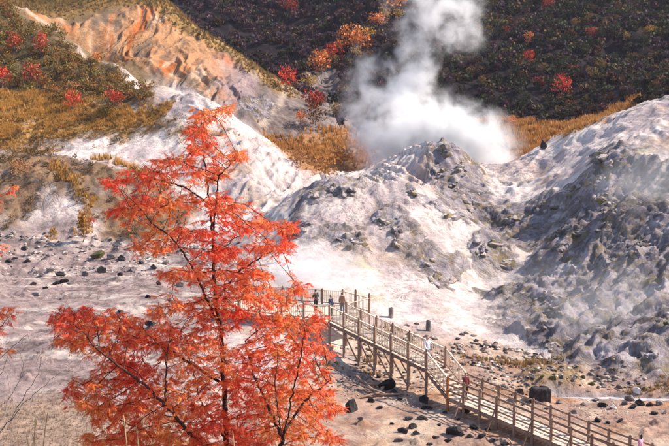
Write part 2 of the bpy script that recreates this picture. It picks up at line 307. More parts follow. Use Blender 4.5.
# left floor: mauve and cream crust
C = mix(C, mix(mix(np.broadcast_to(rgb(.36, .265, .245), C.shape), rgb(.60, .49, .43), sstep(-.02, .3, fbm(GX * .15, GY * .4, 4, 116, .6))), rgb(.17, .125, .115), sstep(-.02, .3, N3 * .6 + fbm(GX * .18, GY * .55, 5, 115, .68)) * .9), sstep(-6, -10, GX) * sstep(96, 86, GY + N1 * 10))
tan = mix(mix(np.broadcast_to(rgb(.44, .285, .215), C.shape), rgb(.57, .425, .32), sstep(-.1, .3, N2 + N1)), rgb(.20, .14, .125), sstep(.02, .4, fbm(GX * .35, GY * .35, 5, 121, .7)) * .85)
tan = mix(tan, rgb(.42, .20, .09), sstep(.05, .4, fbm(GX * .22, GY * .3, 4, 122)) * .6)
C = mix(C, tan, M['tan'])
C = mix(C, rgb(.22, .15, .06), M['bank'] * (.55 + .4 * sstep(-.2, .3, N3)))
# rock
rock = mix(mix(np.broadcast_to(rgb(.19, .17, .17), C.shape), rgb(.085, .075, .075), sstep(-.1, .35, fbm(GX * .6, GY * .6, 4, 131, .6))), rgb(.38, .335, .335), sstep(.1, .5, fbm(GX * .33, GY * .33, 5, 132, .65)) * .7)
rock = mix(rock, rgb(.27, .20, .06), sstep(.08, .38, fbm(GX * .4 + 7, GY * .4, 4, 133, .6)) * .8)
rock = mix(rock, rgb(.58, .52, .50), sstep(.22, .45, fbm(GX * .28 + 31, GY * .28, 5, 134, .65)) * .7)
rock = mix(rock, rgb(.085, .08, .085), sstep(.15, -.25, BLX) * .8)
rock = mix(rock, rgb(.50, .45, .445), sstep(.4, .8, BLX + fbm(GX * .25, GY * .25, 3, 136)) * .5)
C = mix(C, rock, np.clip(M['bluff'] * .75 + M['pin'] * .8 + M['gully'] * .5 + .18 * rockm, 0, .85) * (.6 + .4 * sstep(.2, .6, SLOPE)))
C = mix(C, rgb(.36, .25, .07), np.clip(M['pin'] + M['mright'] + M['mtop'], 0, 1) * sstep(.08, .4, fbm(GX * .5 + 3, GY * .5, 3, 135)) * .7)
# hills
C = mix(C, mix(mix(np.broadcast_to(rgb(.235, .14, .075), C.shape), rgb(.14, .085, .05), sstep(-.1, .3, N2)), rgb(.31, .235, .19), sstep(.15, .45, fbm(GX * .2, GY * .2, 4, 141))), M['brown'] * .96)
C = mix(C, mix(np.broadcast_to(rgb(.30, .17, .06), C.shape), rgb(.16, .10, .05), sstep(-.1, .3, N2 + N3 * .4)), M['band2'] * (.6 + .4 * sstep(-.15, .1, N1)))
C = mix(C, rgb(.48, .25, .06), M['band'] * (.75 + .25 * sstep(-.2, .2, N2)))
C = mix(C, mix(np.broadcast_to(rgb(.14, .09, .045), C.shape), rgb(.09, .075, .03), sstep(-.1, .2, N1)), M['bush'])
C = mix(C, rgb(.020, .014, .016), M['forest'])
C = mix(C, rgb(.34, .16, .05), np.clip(M['orange'] + M['orange2'], 0, 1) * .9)
st = fbm(GX * .55 + fbm(GX * .08, GY * .08, 2, 151) * 2, GY * .07, 4, 152, .65); st2 = fbm(GX * .3 + 9, GY * .05, 4, 153, .6)
scr = mix(mix(np.broadcast_to(rgb(.45, .235, .115), C.shape), rgb(.44, .14, .042), sstep(-.05, .32, st2)), rgb(.60, .40, .255), sstep(.02, .38, st))
scr = mix(scr, rgb(.17, .125, .09), sstep(.05, .35, fbm(GX * .2 + 5, GY * .09, 4, 154, .65)) * .85)
scr = mix(scr, rgb(.27, .22, .24), sstep(-24, -15, GX + N1 * 8) * .8)
C = mix(C, mix(np.broadcast_to(rgb(.13, .095, .08), C.shape), rgb(.22, .175, .165), sstep(-.1, .3, N2)), M['ravine'] * .95); C = mix(C, rgb(.26, .15, .05), M['crest0'] * .95)
C = mix(C, scr, M['scree']); C = mix(C, rgb(.30, .18, .055), M['crest'] * .9)
C = mix(C, rgb(.55, .44, .35), np.clip(M['stripe'] * .8 + M['stripe2'] * .7, 0, 1))
C = mix(C, rgb(.10, .095, .10), M['cleft'] * .85)
C = mix(C, rgb(.40, .275, .20), M['grassl'] * .85)
C = mix(C, rgb(.25, .17, .08), sstep(34, 30, GY))
C = mix(C, rgb(.40, .36, .36), M['creek'])
C = np.clip(C * (1 + .10 * N3[..., None] + .10 * N2[..., None]), .01, .9)

# ------------------------------------------------------------------ materials
MATS = {}
def mat(name, build):
    m = bpy.data.materials.new(name); m.use_nodes = True; nt = m.node_tree
    build(nt, nt.nodes['Principled BSDF']); MATS[name] = m; return m
def nd(nt, t, **kw):
    x = nt.nodes.new(t)
    for k, v in kw.items():
        if k in x.inputs: x.inputs[k].default_value = v
        else: setattr(x, k, v)
    return x
def vcol_mat(name, rough=.9, nscale=6.0, namt=.25, bump=0.0, bscale=8.0, bdist=.05, trans=0.0, objvar=0.0, spec=.2):
    def b(nt, p):
        L = nt.links.new
        at = nd(nt, 'ShaderNodeAttribute', attribute_name='Col')
        tc = nd(nt, 'ShaderNodeTexCoord')
        nz = nd(nt, 'ShaderNodeTexNoise', Scale=nscale, Detail=5.0, Roughness=.65); L(tc.outputs['Object'], nz.inputs['Vector'])
        mr = nd(nt, 'ShaderNodeMapRange'); mr.inputs[1].default_value = .25; mr.inputs[2].default_value = .75; mr.inputs[3].default_value = 1 - namt; mr.inputs[4].default_value = 1 + namt
        L(nz.outputs['Fac'], mr.inputs[0])
        mx = nd(nt, 'ShaderNodeMix', data_type='RGBA', blend_type='MULTIPLY'); mx.inputs[0].default_value = 1
        L(at.outputs['Color'], mx.inputs[6]); L(mr.outputs[0], mx.inputs[7])
        col = mx.outputs[2]
        if objvar:
            oi = nd(nt, 'ShaderNodeObjectInfo'); r2 = nd(nt, 'ShaderNodeMapRange'); r2.inputs[3].default_value = 1 - objvar; r2.inputs[4].default_value = 1 + objvar
            L(oi.outputs['Random'], r2.inputs[0]); m2 = nd(nt, 'ShaderNodeMix', data_type='RGBA', blend_type='MULTIPLY'); m2.inputs[0].default_value = 1
            L(col, m2.inputs[6]); L(r2.outputs[0], m2.inputs[7]); col = m2.outputs[2]
        L(col, p.inputs['Base Color']); p.inputs['Roughness'].default_value = rough; p.inputs['Specular IOR Level'].default_value = spec
        if bump:
            n2 = nd(nt, 'ShaderNodeTexNoise', Scale=bscale, Detail=8.0, Roughness=.7); L(tc.outputs['Object'], n2.inputs['Vector'])
            bp = nd(nt, 'ShaderNodeBump', Strength=bump, Distance=bdist); L(n2.outputs['Fac'], bp.inputs['Height']); L(bp.outputs[0], p.inputs['Normal'])
        if trans:
            tr = nd(nt, 'ShaderNodeBsdfTranslucent'); L(col, tr.inputs['Color'])
            ms = nd(nt, 'ShaderNodeMixShader'); ms.inputs[0].default_value = trans
            L(p.outputs[0], ms.inputs[1]); L(tr.outputs[0], ms.inputs[2]); L(ms.outputs[0], nt.nodes['Material Output'].inputs['Surface'])
    return mat(name, b)
def noise_mat(name, c1, c2, scale=5, rough=.8, bump=.3, stretch=(1, 1, 1), bdist=.02, spec=.3, objvar=.15, c3=None):
    def b(nt, p):
        L = nt.links.new
        tc = nd(nt, 'ShaderNodeTexCoord'); mp = nd(nt, 'ShaderNodeMapping'); mp.inputs['Scale'].default_value = stretch
        L(tc.outputs['Object'], mp.inputs[0])
        nz = nd(nt, 'ShaderNodeTexNoise', Scale=scale, Detail=6.0, Roughness=.65); L(mp.outputs[0], nz.inputs['Vector'])
        cr = nd(nt, 'ShaderNodeValToRGB'); cr.color_ramp.elements[0].position = .33; cr.color_ramp.elements[1].position = .67
        cr.color_ramp.elements[0].color = (*c1, 1); cr.color_ramp.elements[1].color = (*c2, 1)
        if c3: e = cr.color_ramp.elements.new(.82); e.color = (*c3, 1)
        L(nz.outputs['Fac'], cr.inputs[0])
        oi = nd(nt, 'ShaderNodeObjectInfo'); r2 = nd(nt, 'ShaderNodeMapRange'); r2.inputs[3].default_value = 1 - objvar; r2.inputs[4].default_value = 1 + objvar
        L(oi.outputs['Random'], r2.inputs[0]); m2 = nd(nt, 'ShaderNodeMix', data_type='RGBA', blend_type='MULTIPLY'); m2.inputs[0].default_value = 1
        L(cr.outputs[0], m2.inputs[6]); L(r2.outputs[0], m2.inputs[7])
        L(m2.outputs[2], p.inputs['Base Color']); p.inputs['Roughness'].default_value = rough; p.inputs['Specular IOR Level'].default_value = spec
        if bump:
            bp = nd(nt, 'ShaderNodeBump', Strength=bump, Distance=bdist); L(nz.outputs['Fac'], bp.inputs['Height']); L(bp.outputs[0], p.inputs['Normal'])
    return mat(name, b)
def ground_build(nt, p):
    L = nt.links.new
    tc = nd(nt, 'ShaderNodeTexCoord'); P_ = tc.outputs['Object']
    at = nd(nt, 'ShaderNodeAttribute', attribute_name='Col'); rk = nd(nt, 'ShaderNodeAttribute', attribute_name='Rock')
    def nz(scale, detail=8., rough=.65, dist=0., off=0):
        v = P_
        if off: mp = nd(nt, 'ShaderNodeMapping'); mp.inputs[1].default_value = (off, off * .7, off * .3); L(P_, mp.inputs[0]); v = mp.outputs[0]
        x = nd(nt, 'ShaderNodeTexNoise', Scale=scale, Detail=detail, Roughness=rough); x.inputs['Distortion'].default_value = dist; L(v, x.inputs['Vector']); return x.outputs['Fac']
    def mr(v, a, b, c, d):
        x = nd(nt, 'ShaderNodeMapRange', clamp=True)
        for i_, q in enumerate((a, b, c, d)): x.inputs[1 + i_].default_value = q
        L(v, x.inputs[0]); return x.outputs[0]
    def mixc(f, a, b, mode='MIX'):
        x = nd(nt, 'ShaderNodeMix', data_type='RGBA', blend_type=mode)
        if isinstance(f, float): x.inputs[0].default_value = f
        else: L(f, x.inputs[0])
        for k_, q in ((6, a), (7, b)):
            if isinstance(q, tuple): x.inputs[k_].default_value = (*q, 1)
            else: L(q, x.inputs[k_])
        return x.outputs[2]
    def mul(a, b):
        x = nd(nt, 'ShaderNodeMath', operation='MULTIPLY'); L(a, x.inputs[0])
        if isinstance(b, float): x.inputs[1].default_value = b
        else: L(b, x.inputs[1])
        return x.outputs[0]
    n1 = nz(.55, 12., .72, .3); n2 = nz(2.2, 8., .7, 0., 13); n3 = nz(.9, 10., .7, .6, 31); n4 = nz(.22, 12., .75, .8, 57)
    # grain and blotches on every surface
    col = mixc(1.0, at.outputs['Color'], mr(n1, .3, .7, .78, 1.18), 'MULTIPLY')
    col = mixc(1.0, col, mr(n2, .3, .7, .80, 1.18), 'MULTIPLY')
    col = mixc(mr(n3, .57, .67, 0., .38), col, mixc(1.0, col, (.52, .38, .33), 'MULTIPLY'))
    # thin dark veins and cracks
    vn = nz(.35, 9., .68, 1.2, 77); ab = nd(nt, 'ShaderNodeMath', operation='ABSOLUTE'); sb = nd(nt, 'ShaderNodeMath', operation='SUBTRACT'); L(vn, sb.inputs[0]); sb.inputs[1].default_value = .5; L(sb.outputs[0], ab.inputs[0])
    vein = mul(mr(ab.outputs[0], 0., .026, .85, 0.), mr(nz(.12, 4., .6, 0., 91), .45, .6, 0., 1.))
    col = mixc(vein, col, mixc(1.0, col, (.38, .31, .31), 'MULTIPLY'))
    # bare rock: dark, grey, ochre and bleached patches of every size
    cr = nd(nt, 'ShaderNodeValToRGB'); e = cr.color_ramp.elements; e[0].position = .34; e[0].color = (.035, .031, .035, 1); e[1].position = .66; e[1].color = (.62, .55, .56, 1)
    for ps, c_ in ((.42, (.10, .088, .105)), (.48, (.24, .205, .24)), (.55, (.40, .34, .375))): q = e.new(ps); q.color = (*c_, 1)
    L(n4, cr.inputs[0]); rc = mixc(mr(nz(.6, 10., .75, .5, 23), .48, .60, 0., .8), cr.outputs[0], (.28, .195, .055)); rc = mixc(mr(n1, .40, .32, 0., .8), rc, (.035, .032, .036)); rc = mixc(mr(n3, .52, .62, 0., .85), rc, (.64, .57, .555))
    rm = nd(nt, 'ShaderNodeMath', operation='ADD', use_clamp=True); L(mr(nz(.3, 10., .7, .6, 41), .35, .65, -.38, .38), rm.inputs[0]); L(rk.outputs['Fac'], rm.inputs[1])
    rmask = mul(mr(rm.outputs[0], .35, .60, 0., 1.), mr(rk.outputs['Fac'], .02, .2, 0., 1.))
    col = mixc(mul(rmask, .88), col, rc)
    L(col, p.inputs['Base Color']); p.inputs['Roughness'].default_value = .94; p.inputs['Specular IOR Level'].default_value = .15
    h = nd(nt, 'ShaderNodeMath', operation='MULTIPLY_ADD'); L(mul(n4, rmask), h.inputs[0]); h.inputs[1].default_value = 3.0; L(n1, h.inputs[2])
    h2 = nd(nt, 'ShaderNodeMath', operation='MULTIPLY_ADD'); L(n2, h2.inputs[0]); h2.inputs[1].default_value = .25; L(h.outputs[0], h2.inputs[2])
    bp = nd(nt, 'ShaderNodeBump', Strength=.75, Distance=.55); L(h2.outputs[0], bp.inputs['Height']); L(bp.outputs[0], p.inputs['Normal'])
GROUND = mat('ground_crust', ground_build)
LEAF = vcol_mat('leaf', .5, 14, .12, 0, trans=.5, spec=.3)
FOL = vcol_mat('far_foliage', .8, 3, .25, 0, trans=.2, objvar=.12)
GRASS = vcol_mat('dry_grass', .85, 3, .2, 0, trans=.25)
BARK = noise_mat('bark', (.030, .014, .012), (.085, .045, .038), 20, .85, .5, (1, 1, .25), .01)
BARE = noise_mat('bare_bark', (.10, .075, .07), (.26, .21, .19), 18, .85, .3, (1, 1, .3), .01)
WOOD = noise_mat('weathered_wood', (.20, .12, .085), (.39, .26, .19), 6, .85, .3, (2, 2, 2), .01, objvar=.3)
RUSTW = noise_mat('red_stained_wood', (.34, .11, .035), (.50, .20, .07), 6, .8, .3, (2, 2, 2), .01, objvar=.15)
DECK = noise_mat('bleached_planks', (.55, .43, .33), (.76, .64, .52), 5, .85, .3, (2, 2, 2), .01, objvar=.2)
BROCK = noise_mat('black_rock', (.014, .012, .013), (.055, .048, .048), 2.6, .8, .8, (1, 1, 1), .08, .25, .4, (.24, .20, .18))
GROCK = noise_mat('grey_rock', (.13, .11, .105), (.30, .26, .245), 2.4, .9, .8, (1, 1, 1), .08, .3, .25, (.5, .45, .42))
OROCK = noise_mat('olive_rock', (.05, .05, .02), (.17, .15, .05), 2.4, .9, .8, (1, 1, 1), .08, .3, .25, (.4, .36, .3))
WROCK = noise_mat('white_rock', (.50, .45, .42), (.75, .70, .66), 2.4, .9, .6, (1, 1, 1), .06, .3, .15)

# ------------------------------------------------------------------ object helpers
def tag(o, label=None, cat=None, group=None, kind=None):
    if label: o['label'] = label
    if cat: o['category'] = cat
    if group: o['group'] = group
    if kind: o['kind'] = kind
    return o
def link(name, data, parent=None, loc=None):
    o = bpy.data.objects.new(name, data); COL.objects.link(o)
    if parent is not None: o.parent = parent
    if loc is not None: o.location = loc
    return o
def empty(name, loc, rz=0):
    o = link(name, None, None, loc); o.rotation_euler[2] = rz; o.empty_display_size = .2; return o
def mesh_np(name, V, F, mt, C=None, smooth=False):
    """V (n,3), F list of (k,3|4) arrays; C per-vertex colour."""
    me = bpy.data.meshes.new(name); V = np.asarray(V, np.float32)
    F = [np.asarray(f, np.int32) for f in (F if isinstance(F, list) else [F]) if len(f)]
    me.vertices.add(len(V)); me.vertices.foreach_set('co', V.ravel())
    loops = np.concatenate([f.ravel() for f in F]); tot = np.concatenate([np.full(len(f), f.shape[1]) for f in F])
    me.loops.add(len(loops)); me.loops.foreach_set('vertex_index', loops)
    me.polygons.add(len(tot)); st = np.concatenate([[0], np.cumsum(tot)[:-1]]).astype(np.int32)
    me.polygons.foreach_set('loop_start', st)
    if smooth: me.polygons.foreach_set('use_smooth', np.ones(len(tot), bool))
    me.update(calc_edges=True)
    if C is not None:
        ca = me.color_attributes.new('Col', 'FLOAT_COLOR', 'POINT')
        ca.data.foreach_set('color', np.concatenate([np.asarray(C, np.float32), np.ones((len(V), 1), np.float32)], 1).ravel())
    if mt: me.materials.append(mt)
    return me

# ------------------------------------------------------------------ ground pieces, cut from one sheet of relief
SEEDS = {'near_slope': [(0, 15), (-25, 15), (25, 15), (-60, 15), (60, 15)],
         'valley_floor': [(0, 50), (14, 50), (28, 48), (-15, 50), (-15, 68), (-25, 78), (5, 62), (50, 45), (-50, 50)],
         'fumarole_mound': [HIT(345, 240)[:2], HIT(420, 250)[:2], HIT(345, 195)[:2]],
         'pinnacle_hill': [HIT(440, 160)[:2], HIT(400, 172)[:2], HIT(475, 205)[:2]],
         'rocky_bluff': [HIT(600, 250)[:2], HIT(650, 300)[:2], HIT(580, 170)[:2], HIT(640, 130)[:2], (60, 95)],
         'ash_hill': [HIT(230, 160)[:2], HIT(60, 180)[:2], HIT(130, 180)[:2], HIT(60, 115)[:2], HIT(60, 70)[:2], (-70, 110), HIT(250, 200)[:2]],
         'scree_hill': [HIT(130, 40)[:2], HIT(200, 70)[:2], (-70, 180)],
         'wooded_hillside': [(-10, 185), (30, 180), (60, 190), (0, 250), (60, 250), (-60, 260), (0, 350), (-120, 300), (120, 300), (100, 170), (5, 150)]}
vid = np.arange(GX.size).reshape(GX.shape)
Q = np.stack([vid[:-1, :-1], vid[:-1, 1:], vid[1:, 1:], vid[1:, :-1]], -1).reshape(-1, 4)
fx = (GX[:-1, :-1] + GX[1:, 1:]).ravel() / 2; fy = (GY[:-1, :-1] + GY[1:, 1:]).ravel() / 2
wx = fx + fbm(fx * .1, fy * .1, 3, 201) * 6; wy = fy + fbm(fx * .1, fy * .1, 3, 202) * 6
best = np.full(fx.shape, 1e9); owner = np.zeros(fx.shape, int)
for k, (nm, sd) in enumerate(SEEDS.items()):
    for s in sd:
        d = np.hypot(wx - s[0], wy - s[1]); m = d < best; best[m] = d[m]; owner[m] = k
RK = np.clip(np.maximum.reduce([M['bluff'] * .64, M['pin'] * .82, M['mtop'] * .72, M['mmid'] * .36, M['mright'] * .42, M['gully'] * .62, M['mleft'] * .40, M['crag'] * .86]) + M['cleft'] * .8 + .28 * ash_slope * sstep(125, 118, GY) * sstep(.1, .4, fbm(GX * .09, GY * .09, 3, 161)), 0, 1)
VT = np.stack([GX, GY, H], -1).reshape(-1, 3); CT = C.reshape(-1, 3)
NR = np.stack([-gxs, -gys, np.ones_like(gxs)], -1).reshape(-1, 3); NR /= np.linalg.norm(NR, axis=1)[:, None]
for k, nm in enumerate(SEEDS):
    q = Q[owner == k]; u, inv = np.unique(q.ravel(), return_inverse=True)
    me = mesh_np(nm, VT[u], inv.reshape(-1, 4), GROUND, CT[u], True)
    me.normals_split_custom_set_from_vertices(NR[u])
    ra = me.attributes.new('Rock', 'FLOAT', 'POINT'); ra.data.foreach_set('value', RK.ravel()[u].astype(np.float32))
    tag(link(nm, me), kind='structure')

# milky creek
cpts_t = [(546, 388), (575, 389.2), (605, 390.6), (640, 392), (669, 393.5), (740, 398)]; cpts_b = [(552, 397), (575, 397.5), (605, 399), (640, 400), (669, 401), (740, 408)]
ct = [HIT0(*p) for p in cpts_t]; cb = [HIT0(*p) for p in cpts_b]
lev = min(gz(*((a + b) / 2)[:2]) for a, b in zip(ct, cb)) + .30
V = []; F = []; Ks = np.linspace(0, 5, 60); Js = np.linspace(-.25, 1.25, 9)
for a in Ks:
    i = min(int(a), 4); t = a - i; p = ct[i] * (1 - t) + ct[i + 1] * t; q = cb[i] * (1 - t) + cb[i + 1] * t
    for j in Js: w = p * (1 - j) + q * j; V.append((w[0], w[1], lev))
for i in range(59):
    for j in range(8): F.append((i * 9 + j, i * 9 + j + 1, i * 9 + j + 10, i * 9 + j + 9))
WATER = noise_mat('milky_water', (.40, .40, .43), (.62, .60, .60), 1.2, .18, .15, (1, 1, 1), .02, .5, 0)
tag(link('creek', mesh_np('creek', V, [np.array(F)], WATER, None, True)), kind='structure')

# ------------------------------------------------------------------ scatter helpers
def tmpl_join(T, pos, scale, rot, seed, cvar=.2, zs=None):
    """T: list of (V,F,C) templates; returns one (V,F,C) with every copy transformed."""
    rg = np.random.default_rng(seed); VV = []; FF = []; CC = []; off = 0
    k = rg.integers(0, len(T), len(pos))
    for t in range(len(T)):
        idx = np.where(k == t)[0]
        if not len(idx): continue
        v, f, c = T[t]; a = rot[idx]; ca, sa = np.cos(a), np.sin(a); sc = scale[idx]
        x = (v[None, :, 0] * ca[:, None] - v[None, :, 1] * sa[:, None]) * sc[:, None] + pos[idx, 0:1]
        y = (v[None, :, 0] * sa[:, None] + v[None, :, 1] * ca[:, None]) * sc[:, None] + pos[idx, 1:2]
        z = v[None, :, 2] * (sc if zs is None else sc * zs[idx])[:, None] + pos[idx, 2:3]
        VV.append(np.stack([x, y, z], -1).reshape(-1, 3))
        FF.append((f[None] + (np.arange(len(idx)) * len(v))[:, None, None] + off).reshape(-1, f.shape[1])); off += len(idx) * len(v)
        CC.append((c[None] * (1 + cvar * 2 * (rg.random((len(idx), 1, 1)) - .5) + cvar * .35 * (rg.random((len(idx), 1, 3)) - .5))).reshape(-1, 3))
    return np.concatenate(VV), np.concatenate(FF), np.clip(np.concatenate(CC), .005, .95)
def crown_tmpl(nleaf, rx, rz, zc, size, cols, seed, flat=.7):
    """leaf clumps (bent tri pairs) through a lumpy crown volume; unit height about 1."""
    rg = np.random.default_rng(seed); lob = rg.normal(size=(7, 3)); lob /= np.linalg.norm(lob, axis=1)[:, None]; lob *= .55
    lob[:, 2] = lob[:, 2] * .8; which = rg.integers(0, 7, nleaf)
    d = rg.normal(size=(nleaf, 3)); d /= np.linalg.norm(d, axis=1)[:, None]; p = lob[which] + d * (.25 + .28 * rg.random((nleaf, 1)) ** .6)
    p = p * np.array([rx, rx, rz]); p[:, 2] += zc
    a = rg.normal(size=(nleaf, 3)); a /= np.linalg.norm(a, axis=1)[:, None]; b = np.cross(a, rg.normal(size=(nleaf, 3))); b /= np.linalg.norm(b, axis=1)[:, None]
    s = size * (.6 + .8 * rg.random((nleaf, 1))); c = np.cross(a, b)
    V = np.stack([p - a * s, p + b * s * flat + c * s * .2, p + a * s, p - b * s * flat + c * s * .2], 1).reshape(-1, 3)
    F = np.arange(nleaf * 4).reshape(-1, 4)
    cc = np.array(cols)[rg.integers(0, len(cols), nleaf)] * (.75 + .5 * rg.random((nleaf, 1)))
    return V, F, np.repeat(cc, 4, 0)
def stick(V, F, p, q, r0, r1, k=4):
    p = np.array(p, float); q = np.array(q, float); d = q - p; d /= (np.linalg.norm(d) + 1e-9)
    a = np.cross(d, (0, 0, 1) if abs(d[2]) < .9 else (1, 0, 0)); a /= np.linalg.norm(a); b = np.cross(d, a); o = len(V)
    for c, r in ((p, r0), (q, r1)):
        for i in range(k):
            t = 2 * math.pi * i / k; V.append(c + (a * math.cos(t) + b * math.sin(t)) * r)
    for i in range(k): F.append((o + i, o + (i + 1) % k, o + k + (i + 1) % k, o + k + i))
def trunk_arr(h, r, seed, limbs=4, k=5):
    rg = random.Random(seed); V = []; F = []; p = np.zeros(3); n = 4
    pts = [p]
    for i in range(n): p = p + np.array([rg.uniform(-.06, .06) * h, rg.uniform(-.06, .06) * h, h / n]); pts.append(p)
    for i in range(n): stick(V, F, pts[i], pts[i + 1], r * (1 - i / n * .75), r * (1 - (i + 1) / n * .75), k)
    for j in range(limbs):
        s = pts[1 + j % 3]; a = rg.uniform(0, 6.28); L = h * rg.uniform(.3, .5); m = s + np.array([math.cos(a) * L * .6, math.sin(a) * L * .6, L * .5]); e = m + np.array([math.cos(a) * L * .4, math.sin(a) * L * .4, L * .5])
        stick(V, F, s, m, r * .5, r * .3, k); stick(V, F, m, e, r * .3, r * .1, k)
    return np.array(V), np.array(F)
def bare_tmpl(seed, h=1.0, ntw=46, cols=((.16, .12, .13), (.24, .19, .19), (.10, .075, .08))):
    rg = random.Random(seed); V = []; F = []; stems = []
    for s in range(rg.randint(2, 4)):
        a = rg.uniform(0, 6.28); b = np.array([math.cos(a) * .03, math.sin(a) * .03, 0]); m = b + np.array([math.cos(a) * .12, math.sin(a) * .12, .5]) * h; e = m + np.array([rg.uniform(-.15, .15), rg.uniform(-.15, .15), .5]) * h
        stick(V, F, b, m, .016, .010, 3); stick(V, F, m, e, .010, .003, 3); stems.append((b, m, e))
    for i in range(ntw):
        b, m, e = rg.choice(stems); t = rg.uniform(.2, 1); s = b + (m - b) * t if rg.random() < .35 else m + (e - m) * t
        a = rg.uniform(0, 6.28); L = rg.uniform(.12, .34) * h; q = s + np.array([math.cos(a) * .7, math.sin(a) * .7, rg.uniform(.3, 1)]) * L
        stick(V, F, s, q, .005, .0025, 3)
    V = np.array(V); F = np.array(F); c = np.array([cols[rg.randrange(len(cols))]] * len(V)); return V, F, c
def tuft_tmpl(seed, nb=9, w=.05, cols=((.42, .25, .06), (.50, .32, .09), (.33, .19, .05))):
    rg = random.Random(seed); V = []; F = []; C = []
    for i in range(nb):
        a = rg.uniform(0, 6.28); r = rg.uniform(0, .25); b = np.array([math.cos(a) * r, math.sin(a) * r, -.05]); l = rg.uniform(.5, 1); t = rg.uniform(0, 6.28)
        tip = b + np.array([math.cos(t) * .35 * l, math.sin(t) * .35 * l, l]); s = np.array([math.cos(t + 1.57), math.sin(t + 1.57), 0]) * w
        o = len(V); V += [b - s, b + s, tip]; F.append((o, o + 1, o + 2)); c = np.array(cols[rg.randrange(len(cols))]); C += [c * .8, c * .8, c * 1.15]
    return np.array(V), np.array(F), np.array(C)
def scatter_mask(mask, n, seed, thin=None):
    """n points picked on the ground with the given density mask (per m2)."""
    rg = np.random.default_rng(seed); area = np.outer(np.gradient(YS), np.gradient(XS)); vis = (np.abs(GX) < GY * .40 + 4)
    w = (mask * area * vis).ravel(); w = w / w.sum(); k = rg.choice(w.size, n, p=w)
    x = GX.ravel()[k] + (rg.random(n) - .5) * np.gradient(XS)[k % len(XS)]; y = GY.ravel()[k] + (rg.random(n) - .5) * np.gradient(YS)[k // len(XS)]
    return np.stack([x, y, S(x, y)], 1)

# ------------------------------------------------------------------ boardwalk
BOX = {}
def box_mesh(mt):
    if mt.name not in BOX:
        V = np.array([(x, y, z) for x in (-.5, .5) for y in (-.5, .5) for z in (-.5, .5)])
        F = np.array([(0, 1, 3, 2), (4, 6, 7, 5), (0, 4, 5, 1), (2, 3, 7, 6), (0, 2, 6, 4), (1, 5, 7, 3)]); BOX[mt.name] = mesh_np('timber', V, [F], mt)
    return BOX[mt.name]
POSTM = {}
def post_mesh(mt):
    if mt.name not in POSTM:     # unit post, top chamfered to a low pyramid
        V = [(x, y, 0) for x, y in ((-.5, -.5), (.5, -.5), (.5, .5), (-.5, .5))] + [(x, y, .955) for x, y in ((-.5, -.5), (.5, -.5), (.5, .5), (-.5, .5))] + [(x, y, .985) for x, y in ((-.3, -.3), (.3, -.3), (.3, .3), (-.3, .3))] + [(0, 0, 1)]
        F = [(i, (i + 1) % 4, 4 + (i + 1) % 4, 4 + i) for i in range(4)] + [(4 + i, 4 + (i + 1) % 4, 8 + (i + 1) % 4, 8 + i) for i in range(4)]
        POSTM[mt.name] = mesh_np('post', np.array(V), [np.array(F), np.array([(8 + i, 8 + (i + 1) % 4, 12) for i in range(4)])], mt)
    return POSTM[mt.name]
def beam(name, p, q, w, h, mt, parent):
    """a timber from p to q; w across (horizontal), h upright."""
    p = Vector(p); q = Vector(q); d = q - p; o = link(name, box_mesh(mt), parent)
    y = d.normalized(); up = Vector((0, 0, 1)); x = y.cross(up)
    if x.length < 1e-4: x = Vector((1, 0, 0))
    x.normalize(); z = x.cross(y); m = Matrix((x, y, z)).transposed().to_4x4()
    o.matrix_basis = Matrix.Translation((p + q) / 2 - parent.location) @ m @ Matrix.Diagonal((w, d.length, h, 1)); return o
def post(name, x, y, z0, z1, w, mt, parent, rz=0):
    o = link(name, post_mesh(mt), parent); o.location = Vector((x, y, z0)) - parent.location; o.rotation_euler[2] = rz; o.scale = (w, w, z1 - z0); return o

bw = empty('boardwalk', (P1[0], P1[1], gz(P1[0], P1[1])))
tag(bw, 'long weathered timber boardwalk with railings, steps and viewing platform crossing the pale valley floor', 'boardwalk')
HW = 0.72
def off2(p, q, s):      # unit right-hand normal in plan
    d = (q - p)[:2]; d = d / np.linalg.norm(d); return np.array([-d[1], d[0]]) * s
n01 = off2(P0, P1, HW); n12 = off2(P1, P2, HW); n23 = off2(P2, P3, HW)
def joint(a, b):
    s = a + b; return s / np.linalg.norm(s) * HW / math.cos(math.acos(np.clip(a @ b / HW / HW, -1, 1)) / 2)
J = [n01, joint(n01, n12), joint(n12, n23), n23, n23]
PTS = [P0, P1, P2, P3, P4]
def edge(i, side):
    e = PTS[i].copy(); e[:2] += J[i] * side; return e
# planks of the level runs
def planks(i, step, w):
    p, q = PTS[i], PTS[i + 1]; L = np.linalg.norm(q - p); nn = int(L / step)
    for k in range(nn):
        t = (k + .5) / nn; a = edge(i, 1) * (1 - t) + edge(i + 1, 1) * t; b = edge(i, -1) * (1 - t) + edge(i + 1, -1) * t
        jz = random.uniform(-.006, .006); a[2] += jz; b[2] += jz; a2 = a + (a - b) * random.uniform(0, .03); b2 = b + (b - a) * random.uniform(0, .03)
        beam('plank', a2, b2, w, .05, DECK, bw)
planks(0, .24, .215); planks(2, .24, .215); planks(3, .3, .27)
# steps
NST = 6
for k in range(NST):
    t = (k + .5) / NST; a = edge(1, 1) * (1 - t) + edge(2, 1) * t; b = edge(1, -1) * (1 - t) + edge(2, -1) * t; z = P1[2] + (P2[2] - P1[2]) * (k + 1) / (NST + 1)
    a[2] = b[2] = z; beam('tread', a, b, .36, .06, DECK, bw)
    a = a.copy(); b = b.copy(); a[2] = b[2] = z - .09; dv = (P2 - P1) / NST * .42; a[:2] += dv[:2]; b[:2] += dv[:2]; beam('riser', a, b, .03, .12, WOOD, bw)
